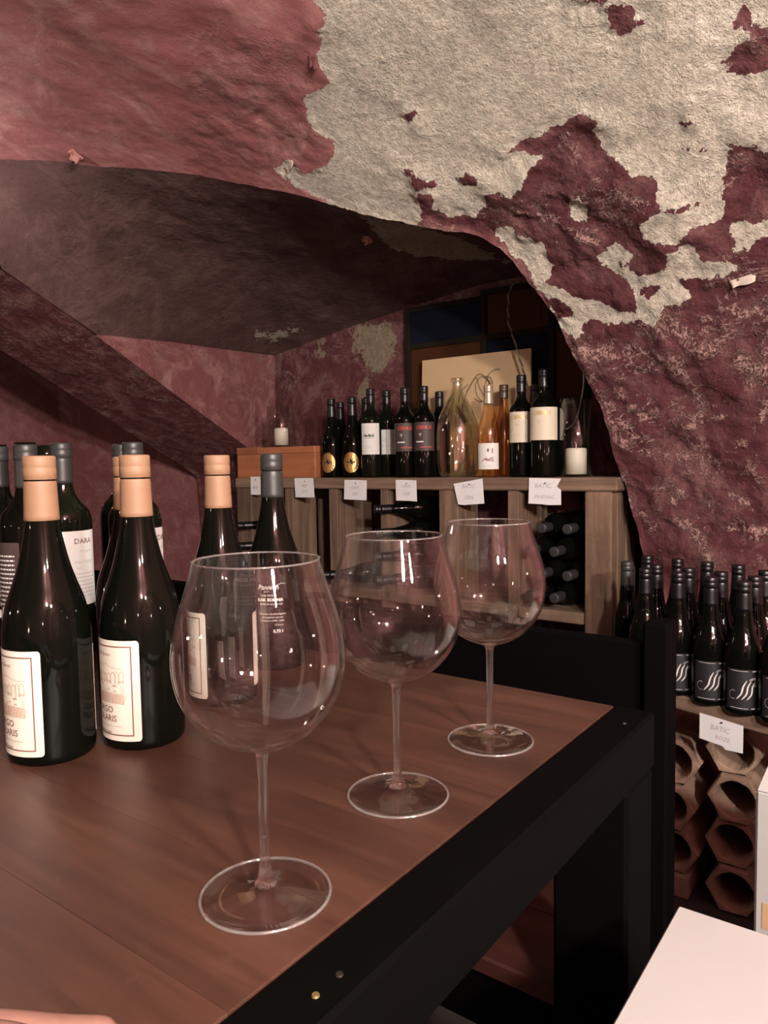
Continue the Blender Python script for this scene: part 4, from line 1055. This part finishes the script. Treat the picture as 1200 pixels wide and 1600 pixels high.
# wooden box
bx = frame_obj('wooden_box', u=1.852, n=2.066, z=SZ, label='orange-brown wooden wine box on the left end of the rack', cat='box')
obj('body', MB().box(-0.425, 0.0, 0.0, 0.125, 0.0, 0.094, 0.0015).me('body', 'box_wood'), bx)
obj('lid', MB().box(-0.425, -0.30, -0.002, 0.125, 0.0945, 0.122, 0.0015).me('lid', 'box_wood'), bx)
obj('lid', MB().box(-0.298, 0.0, -0.002, 0.125, 0.0945, 0.120, 0.0015).me('lid', 'box_wood'), bx)
ub, nb_, _ = unz(hn(440, 697, 2.128))
candle_glass(W(ub, nb_, SZ + 0.1222 - 0.002), 0.056, 0.165, 0.028, 0.068, 'wide glass candle cylinder standing on the wooden box', 'short white candle in the glass on the wooden box', 0.02)

# panelled shutter, beige board and cords behind the bottles
sh = frame_obj('panelled_shutter', u=0.90, n=2.325, z=SZ, label='dark shutter with blue and brown panels against the alcove back wall', cat='shutter')
sx = lambda u: 0.90 - u
ztop = 0.625 - SZ
sl = lambda u: float(np.interp(u, [0.9, 1.28, 1.61], [0.60, 0.598, 0.578])) - SZ
cu = [1.61, 1.285, 1.03, 0.90]; rw = [0.0, 0.23, 0.475, None]
for a in (1.61, 1.285, 1.03, 0.915):
    obj('stile', MB().box(sx(a), sx(a) + 0.022, -0.008, 0.012, 0.0, sl(a) - 0.001, 0.002).me('stile', 'panel_frame'), sh)
for a, b in zip(cu, cu[1:]):
    if b == 0.90: b = 0.915
    tops = min(sl(a), sl(b))
    for zz in (0.0, 0.235, 0.475):
        obj('cross_rail', MB().box(sx(a) + 0.0225, sx(b) - 0.0005, -0.006, 0.010, zz, zz + 0.02, 0.001).me('cross_rail', 'panel_frame'), sh)
    obj('cross_rail', MB().box(sx(a) + 0.0225, sx(b) - 0.0005, -0.006, 0.010, tops - 0.02, tops, 0.001).me('cross_rail', 'panel_frame'), sh)
    for i, (z0, z1) in enumerate(((0.02, 0.235), (0.255, 0.475), (0.495, tops - 0.02))):
        j = cu.index(a); mt = 'panel_blue' if (i + j) % 2 == 0 else 'panel_brown'
        obj('panel', MB().box(sx(a) + 0.0225, sx(b) - 0.0005, 0.0, 0.006, z0, z1, 0.001).me('panel', mt), sh)
lean = frame_obj('picture_board', u=1.29, n=2.262, z=SZ, label='beige board with a drawn twig leaning behind the demijohn', cat='board')
lean.rotation_euler = (deg(-4.0), 0, ROT)
obj('panel', mesh('panel', [(-0.215, -0.004, 0), (0.215, -0.004, 0), (0.212, -0.004, 0.425), (-0.222, -0.004, 0.425), (-0.215, 0.004, 0), (0.215, 0.004, 0), (0.212, 0.004, 0.425), (-0.222, 0.004, 0.425)],
                    [(0, 1, 2, 3), (5, 4, 7, 6), (0, 4, 5, 1), (1, 5, 6, 2), (2, 6, 7, 3), (3, 7, 4, 0)], 'board'), lean)
tw = Print()
def bp(px, py):                                    # photo pixel -> board sheet coordinates
    u_, n_, z_ = unz(hn(px, py, 2.275)); return (1.29 - u_, z_ - SZ)
for st, w in (([(722,640),(728,615),(745,585),(760,592),(766,600)], 0.005), ([(766,600),(752,588),(742,600),(745,618),(754,628)], 0.004), ([(728,612),(742,590),(748,605),(757,622),(752,628),(740,622)], 0.004),
              ([(757,600),(762,585),(772,577),(780,577)], 0.004), ([(764,608),(762,595),(757,588),(765,590),(769,600)], 0.005), ([(730,600),(720,612),(716,630)], 0.004)):
    tw.ribbon(spline([bp(*q) for q in st], 4), w)
M['ink_twig'] = simple('twig_ink', (0.17, 0.11, 0.06), 0.8)
obj('print', tw.flat('print', 'ink_twig', 0.0046), lean)
cd = empty('hanging_cord', (0, 0, 0), 0, 'twisted two-strand cord hanging in front of the beige board', 'cord')
cpts = [hn(*p, 2.228) for p in [(806,440),(796,455),(794,480),(795,505),(803,530),(812,560),(818,580),(824,603)]]
cpts = [np.array(p) for p in spline([tuple(p) for p in cpts], 10)]
cd.location = tuple(cpts[-1])
for s_ in (0, 1):
    tb = []
    for i, p in enumerate(cpts):
        a = i * 0.75 + s_ * math.pi; tb.append(p - cpts[-1] + (-UU * math.cos(a) + NN * math.sin(a)) * 0.0021)
    obj('strand', MB().tube(tb, 0.0021, 6).me('strand', 'cord' if s_ else 'cord_pale', True), cd)
wc = spline([tuple(hn(*p, 2.30)) for p in [(911,560),(912,598),(908,625),(902,650),(894,664),(884,671)]], 6)
o = obj('white_cable', MB().tube(wc, 0.0028, 6).me('white_cable', 'cord_white', True)); tag(o, 'thin white cable hanging behind the tall candle glass', 'cable')

# ------------------------------------------------------------------ price notes
def note(px_pts, P0, rot, wrt, label, group='handwritten paper notes on the racks'):
    """px_pts: outline corners in metres round the note centre; wrt: list of (text, x, y, size)"""
    e = empty('paper_note', P0, rot, label, 'note', group)
    v = []; n = len(px_pts)
    for lift in (0.0, 0.0006):
        for (x, y) in px_pts: v.append((x, -0.0008 - lift, y))
    f = [tuple(range(n, 2 * n)), tuple(range(n))[::-1]] + [(i, (i + 1) % n, n + (i + 1) % n, n + i) for i in range(n)]
    obj('sheet', mesh('sheet', v, f, 'note_paper'), e)
    p = Print()
    for (t_, x, y, s_) in wrt: p.text(t_, x, y, s_, 0.0001, 0.12)
    me = mesh('handwriting', [(x, -0.0017, y) for x, y, z in p.v], p.f, 'ink_grey')
    obj('handwriting', me, e)
    obj('pin', MB().tube([(0.002, -0.0005, 0.024), (0.002, -0.004, 0.024)], [0.0022, 0.0016], 8).me('pin', 'screw'), e)
def shelf_note(x0, x1, y0, y1, jag, wrt, label):
    a = unz(hn((x0 + x1) / 2, (y0 + y1) / 2, SN - 0.004)); Wd = abs(unz(hn(x0, y0, SN))[0] - unz(hn(x1, y0, SN))[0]); Hh = abs(unz(hn(x0, y0, SN))[2] - unz(hn(x0, y1, SN))[2])
    pts = [(jx * Wd / 2, jy * Hh / 2) for jx, jy in jag]
    note(pts, W(a[0], SN - 0.0062, a[2]), ROT, [(t, x * Wd, y * Hh, s * Hh) for t, x, y, s in wrt], label)
RECT = [(-1, -1), (0.1, -1.03), (1, -0.98), (1, 1), (0, 1.02), (-1, 1)]
shelf_note(392, 408, 745, 773, [(-0.95, -1), (0.3, -1), (1, -0.98), (1, 1), (-0.9, 1)], [('MER', 0, -0.1, 0.2)], 'narrow paper note half behind the charcoal-capped bottle')
shelf_note(461, 492, 747, 777, [(-0.92, -1), (0.2, -1), (1, -0.97), (0.9, 1), (-1, 0.98)], [('REF', 0, 0.1, 0.22), ('2019', 0.02, -0.2, 0.2)], 'paper note below the right end of the wooden box')
shelf_note(538, 574, 750, 781, [(-1, -0.95), (0, -0.98), (0.95, -1), (1, 0.95), (0, 1), (-0.93, 1)], [('KANTE', 0, 0.1, 0.16), ('VIT', 0, -0.22, 0.24)], 'paper note below the gold-label bottles')
shelf_note(619, 652, 750, 783, [(-0.97, -0.95), (0.1, -0.95), (1, -1), (0.97, 0.95), (0, 1), (-1, 1)], [('KANTE', 0, 0.2, 0.16), ('CAB', 0, -0.15, 0.22)], 'paper note below the dark red-letter labels')
shelf_note(709, 757, 748, 789, [(-0.70, -0.95), (-0.3, -1), (0.1, -0.95), (1, -0.85), (0.9, 1.0), (0.2, 0.85), (-1, 0.6), (-0.95, 0.45)], [('BATIC', 0, 0.2, 0.2), ('ZEN', 0, -0.22, 0.2)], 'crooked paper note with torn corner below the demijohn')
shelf_note(826, 877, 747, 788, [(-1, -0.95), (-0.2, -0.98), (0.2, -1.03), (1, -1), (1, 0.1), (0.75, 0.35), (1, 0.95), (0, 0.98), (-0.95, 1)], [('BATIC', -0.05, 0.2, 0.24), ('PINENAC', 0.0, -0.22, 0.2)], 'paper note with notched right edge below the cream-label bottles')

# ------------------------------------------------------------------ right-hand rack: plank, bottles, terracotta tubes
PZ = -0.552
a0 = np.array([0.46, 1.752]); a1 = np.array([0.26, 1.687]); dr = (a1 - a0) / np.linalg.norm(a1 - a0)
rot_r = ROT + math.atan2(-dr[1] * -1, 1) * 0
wa = W(a0[0], a0[1], PZ); wb = W(a1[0], a1[1], PZ); ang_r = math.atan2(wb[1] - wa[1], wb[0] - wa[0])
low = empty('bottle_rack', (wa[0], wa[1], 0), ang_r, 'rough plank rack carrying dark bottles along the right wall', 'wine rack')
PH = PZ - ZF
obj('plank', MB().box(-0.22, 0.95, 0.0, 0.150, PH - 0.036, PH, 0.005).me('plank', 'rack_wood_x'), low)
obj('plank', MB().box(-0.20, 0.85, 0.154, 0.27, PH - 0.036, PH, 0.004).me('plank', 'rack_wood_x'), low)
for x in (-0.215, 0.62): obj('support', MB().box(x, x + 0.035, 0.03, 0.25, 0.0, PH - 0.037, 0.003).me('support', 'black_wood'), low)
# bottles with the silver scroll
scroll = Kind(burgundy_prof(0.0385, 0.284), 0.284, 0.0385, 'black_glass', 'black_foil', 0.062, 40)
em = Print()
for k in range(3):
    dx = 0.0075 * k
    em.ribbon(spline([(-0.013 + dx, -0.014), (-0.006 + dx, -0.006), (-0.003 + dx * 0.9, 0.004), (0.002 + dx * 0.85, 0.0125 - k * 0.001)], 4), [0.0004] + [0.0010 + 0.0014 * math.sin(math.pi * i / 12) for i in range(1, 12)] + [0.0004])
for rr in (0.0075, 0.0055): em.ribbon([(0.0125 + rr * math.cos(a), 0.0100 + rr * 0.75 * math.sin(a)) for a in np.linspace(deg(160), deg(-110), 14)], 0.0006)
em.ribbon([(-0.018 + 0.006 * math.cos(a), -0.008 + 0.006 * math.sin(a)) for a in np.linspace(deg(60), deg(300), 12)], 0.0004)
fr = Print().rect(-0.030, 0.005, 0.084, 0.0847).rect(0.014, 0.024, 0.0835, 0.0855).rect(-0.030, 0.006, 0.0035, 0.0042).rect(0.012, 0.026, 0.0032, 0.0046)
em2 = Print().add([(x * 1.35, y * 1.6 + 0.045, 0) for x, y, z in em.v], em.f)
scroll.sheet('front_label', 0.078, 0.012, 0.100, 'black_paper', [(em2, 'ink_silver'), (fr, 'ink_white')], 0.0, 0.001)
scroll_p = Kind(burgundy_prof(0.0385, 0.284), 0.284, 0.0385, 'black_glass', 'black_foil', 0.062, 32)
rows = [('front row', [((1060,894), 'fourth from right'), ((1111,901), 'third from right'), ((1163,908), 'second from right'), ((1217,915), 'rightmost')]),
        ('second row', [((1026,882), 'leftmost'), ((1076,887), 'second from left'), ((1127,893), 'third from left'), ((1180,900), 'fourth from left')]),
        ('third row', [((1012,868), 'leftmost'), ((1059,873), 'second from left'), ((1105,878), 'third from left'), ((1149,882), 'fourth from left'), ((1196,891), 'rightmost')])]
placed = []
def settle(P, rad):
    for _ in range(60):
        for q in placed:
            d = P[:2] - q[:2]; L = np.linalg.norm(d)
            if L < rad: P[:2] += d / (L + 1e-9) * (rad - L) * 0.6
    return P
for rn, lst in rows:
    for (px, py), wh in lst:
        P = hz(px, py, PZ + 0.284); P[2] = PZ + EYE
        P = settle(P, 0.0785); placed.append(P)
        (scroll if rn == 'front row' else scroll_p).put('wine_bottle', P, facing(P) + deg(8 if rn == 'front row' else 0), f'dark scroll-label bottle on right plank, {rn}, {wh}' if rn == 'front row' else f'dark bottle on right plank, {rn}, {wh}', 'dark bottles on the right plank')
for (px, py, lb) in ((1009, 888, 'dark bottle on the right plank above the bench post, front row, leftmost'),):
    P = hz(px, py, PZ + 0.284); P[2] = PZ + EYE; P = settle(P, 0.0785); placed.append(P)
    scroll_p.put('wine_bottle', P, 0, lb, 'dark bottles on the right plank')
slim = Kind(burgundy_prof(0.034, 0.284), 0.284, 0.034, 'black_glass', 'charcoal_foil', 0.062, 32)
P = hz(980, 877, PZ + 0.284); P[2] = PZ + EYE; P = settle(P, 0.074)
slim.put('wine_bottle', P, 0, 'single grey-capped dark bottle against the end of the wooden rack', 'dark bottles on the right plank')
# note on the plank
c0 = np.array(hz(1103, 1112, PZ - 0.004)); 
pc = W(*(a0 + dr * 0.115 - np.array([0.001, 0.004])), PZ - 0.052)
note([(-0.050, -0.026), (0.004, -0.028), (0.012, -0.034), (0.050, -0.030), (0.050, 0.030), (-0.020, 0.032), (-0.050, 0.032)], pc + np.array([math.sin(ang_r), -math.cos(ang_r), 0]) * 0.012, ang_r,
     [('BATIC', -0.002, 0.008, 0.016), ('ROZE', 0.004, -0.012, 0.013)], 'white paper note pinned to the right plank below the scroll bottles')
# terracotta tubes
HF = 0.0548                                        # half the flat-to-flat height
def hex_tube(depth, seed):
    R = random.Random(seed); Rv = HF * 2 / math.sqrt(3); S = 48; v = []
    def hexr(a):
        k = (a + deg(30)) % deg(60) - deg(30); rr = HF / math.cos((a % deg(60)) - deg(30)); return rr
    ri = HF * 0.79
    def ringv(y, fn):
        for k in range(S):
            a = 2 * math.pi * k / S; r_ = fn(a, k); v.append((r_ * math.cos(a), y, r_ * math.sin(a)))
    jit = [R.uniform(-0.0012, 0.0008) for _ in range(S)]
    chip = R.uniform(0, 6.28)
    jf = lambda a, k: (hexr(a) - 0.0006 + jit[k] * 0.5) * (1 - 0.05 * max(0, math.cos(a - chip)) ** 12)
    ringv(depth, jf); ringv(0.006, jf); ringv(0.0, lambda a, k: jf(a, k) - 0.0035)
    ringv(0.0, lambda a, k: ri + 0.003 + jit[(k * 5) % S]); ringv(0.005, lambda a, k: ri + jit[(k * 5) % S]); ringv(depth, lambda a, k: ri)
    f = []
    for i in range(5):
        for k in range(S): f.append((i * S + k, i * S + (k + 1) % S, (i + 1) * S + (k + 1) % S, (i + 1) * S + k))
    for k in range(S): f.append((5 * S + k, 5 * S + (k + 1) % S, (k + 1) % S, k))
    return mesh('tube', v, f, 'terracotta')
tubes = [hex_tube(0.26, s_) for s_ in (1, 2, 3)]
pitch = HF * 2 + 0.0004
names_r = ['topmost', 'second', 'third', 'fourth', 'lowest']
Rv = HF * 2 / math.sqrt(3)
hu0, _, hz0 = unz(hn(1146, 1220, 1.80))
for cidx, (cu_, zoff, nm) in enumerate(((hu0, 0.0, 'right'), (hu0 + 0.142, -0.052, 'left'), (hu0 - 0.142, -0.052, 'far right'))):
    base = ZF + HF + (0 if zoff == 0.0 else pitch / 2)
    zz = [base + k * pitch for k in range(6)]
    zz = [z for z in zz if z + HF < PZ - 0.038]
    for k, z in enumerate(zz):
        e = empty('terracotta_tube', W(cu_ + (0.004 if k % 2 else -0.003), 1.80 + 0.012 * ((k + cidx) % 2), z), ROT,
                  f'hexagonal terracotta tube, {"lowest" if k == 0 else ["", "second", "third", "fourth", "fifth"][k] + " from the floor"} in the {nm} stack', 'clay tube', 'hexagonal terracotta wine tubes')
        obj('body', tubes[(k + cidx) % 3], e)
    if zoff != 0.0:
        e = empty('stone_footing', W(cu_, 1.80, ZF), ROT, f'low block under the {nm} terracotta stack', 'block')
        obj('block', MB().box(-0.045, 0.045, 0.0, 0.26, 0.0, pitch / 2 - 0.0005, 0.003).me('block', 'terracotta'), e)

# ------------------------------------------------------------------ white cartons
CZ = -0.40
bxs = frame_obj('carton', u=0.171, n=0.662, z=ZF, label='large white carton in the right foreground corner', cat='box')
h_ = CZ - ZF
obj('body', MB().box(0.0, 0.44, -0.52, 0.0, 0.0, h_ - 0.0045, 0.003).me('body', 'carton'), bxs)
obj('flap', MB().box(0.0, 0.44, -0.258, 0.0005, h_ - 0.004, h_, 0.0015).me('flap', 'carton'), bxs)
obj('flap', MB().box(0.0, 0.44, -0.5205, -0.260, h_ - 0.004, h_, 0.0015).me('flap', 'carton'), bxs)
q = ray(1181, 1235) * 0.97; u2, n2, z2 = float(q @ UU), float(q @ NN), float(q[2])
bx2 = frame_obj('carton', u=u2, n=n2, z=ZF, label='tall white carton behind the foreground one at the right picture edge', cat='box')
h2 = z2 - ZF
obj('body', MB().box(0.0, 0.36, 0.0, 0.30, 0.0, h2, 0.003).me('body', 'carton'), bx2)
obj('flap', mesh('flap', [(0.002, 0.0, h2 + 0.0005), (0.358, 0.0, h2 + 0.0005), (0.358, 0.06, h2 + 0.09), (0.03, 0.06, h2 + 0.09), (0.002, 0.004, h2 + 0.0005), (0.358, 0.004, h2 + 0.0005), (0.358, 0.064, h2 + 0.088), (0.03, 0.064, h2 + 0.088)],
                    [(0, 1, 2, 3), (5, 4, 7, 6), (0, 4, 5, 1), (1, 5, 6, 2), (2, 6, 7, 3), (3, 7, 4, 0)], 'carton'), bx2)
obj('tape', MB().box(0.01, 0.35, -0.0008, 0.0, h2 - 0.185, h2 - 0.150).me('tape', 'kraft'), bx2)

# ------------------------------------------------------------------ a guest's hand on the table, lower left corner
def skin_chain(name, pts, radii, edges, mat, parent, sub=2, root=0):
    me = bpy.data.meshes.new(name); me.from_pydata([tuple(p) for p in pts], edges, []); me.update()
    o = obj(name, me, parent)
    sk = o.modifiers.new('skin', 'SKIN'); sk.use_smooth_shade = True
    sv = me.skin_vertices[0].data if me.skin_vertices else None
    if sv is None:
        me.skin_vertices if False else None
    ss = o.modifiers.new('smooth', 'SUBSURF'); ss.levels = sub; ss.render_levels = sub
    return o, me
def hand():
    T = hz(186, 1640, TZ)                           # tip of the forefinger, lying on the table
    e = empty('person', (T[0], T[1], TZ + EYE), 0, 'hand of a guest resting on the table at the lower left', 'person')
    def tubes_mesh():
        mb = MB()
        def limb(pts, rad, seg=14):
            P = spline([tuple(p) for p in pts], 5); rr = [float(np.interp(i / 5, range(len(rad)), rad)) for i in range(len(P))]
            mb.tube(P, rr, seg)
            # rounded end
            a, b = Vector(P[-1]), Vector(P[-2]); d = (a - b).normalized()
            mb.tube([a - d * 0.001, a + d * rr[-1] * 0.45, a + d * rr[-1] * 0.8, a + d * rr[-1]], [rr[-1], rr[-1] * 0.86, rr[-1] * 0.5, rr[-1] * 0.06], seg)
        z = 0.0
        limb([(-0.085, -0.002, 0.019), (-0.055, 0.000, 0.0145), (-0.030, 0.000, 0.0105), (-0.008, 0.000, 0.0088)], [0.0098, 0.0094, 0.0090, 0.0082])        # little
        limb([(-0.078, -0.023, 0.029), (-0.045, -0.023, 0.025), (-0.014, -0.023, 0.014), (0.014, -0.023, 0.0085)], [0.0104, 0.0100, 0.0092, 0.0082])      # ring
        limb([(-0.076, -0.046, 0.031), (-0.040, -0.046, 0.027), (-0.006, -0.046, 0.015), (0.026, -0.046, 0.0086)], [0.0108, 0.0102, 0.0094, 0.0083])      # middle
        limb([(-0.080, -0.069, 0.030), (-0.048, -0.070, 0.025), (-0.016, -0.070, 0.014), (0.012, -0.070, 0.0086)], [0.0108, 0.0102, 0.0094, 0.0082])      # index
        limb([(-0.160, -0.075, 0.026), (-0.130, -0.098, 0.022), (-0.104, -0.110, 0.014), (-0.082, -0.114, 0.0095)], [0.0150, 0.0125, 0.0108, 0.0090])     # thumb
        for yy, zz, x1 in ((-0.005, 0.021, -0.080), (-0.023, 0.029, -0.076), (-0.046, 0.031, -0.074), (-0.068, 0.029, -0.078)):                           # palm
            limb([(-0.185, -0.036 + (yy + 0.036) * 0.6, 0.027), (-0.14, yy * 0.95 - 0.002, 0.027), (x1, yy, zz)], [0.019, 0.017, 0.0115])
        limb([(-0.36, -0.036, 0.045), (-0.25, -0.035, 0.035), (-0.20, -0.034, 0.029), (-0.165, -0.034, 0.027)], [0.036, 0.030, 0.026, 0.020], 18)          # wrist, forearm
        return mb
    mb = tubes_mesh(); me = mb.me('body', 'skin', True)
    o = obj('body', me, e)
    rm = o.modifiers.new('fuse', 'REMESH'); rm.mode = 'VOXEL'; rm.voxel_size = 0.0016; rm.use_smooth_shade = True
    sm = o.modifiers.new('soften', 'SMOOTH'); sm.factor = 0.5; sm.iterations = 6
    for x, y, z, w in ((-0.0055, 0.0, 0.0158, 0.0058), (0.0165, -0.023, 0.0160, 0.0062), (0.0285, -0.046, 0.0162, 0.0064), (0.0145, -0.070, 0.0160, 0.0062)):
        nv = []; nf = []
        for i in range(6):
            for j in range(7):
                a = (j / 6 - 0.5) * 1.7; t = i / 5; nv.append((x - 0.006 + t * 0.0115, y + w * math.sin(a), z - 0.0012 - w * (1 - math.cos(a)) - 0.0034 * t * t))
        for i in range(5):
            for j in range(6): nf.append((i * 7 + j, (i + 1) * 7 + j, (i + 1) * 7 + j + 1, i * 7 + j + 1))
        obj('fingernail', mesh('fingernail', nv, nf, 'nail', True), e)
    slv = MB().tube(spline([(-0.62, -0.040, 0.070), (-0.45, -0.037, 0.055), (-0.34, -0.036, 0.046), (-0.315, -0.036, 0.044)], 4), 0.044, 20)
    obj('sleeve', slv.me('sleeve', 'sleeve', True), e)
    e.rotation_euler = (0, 0, deg(5))
hand()
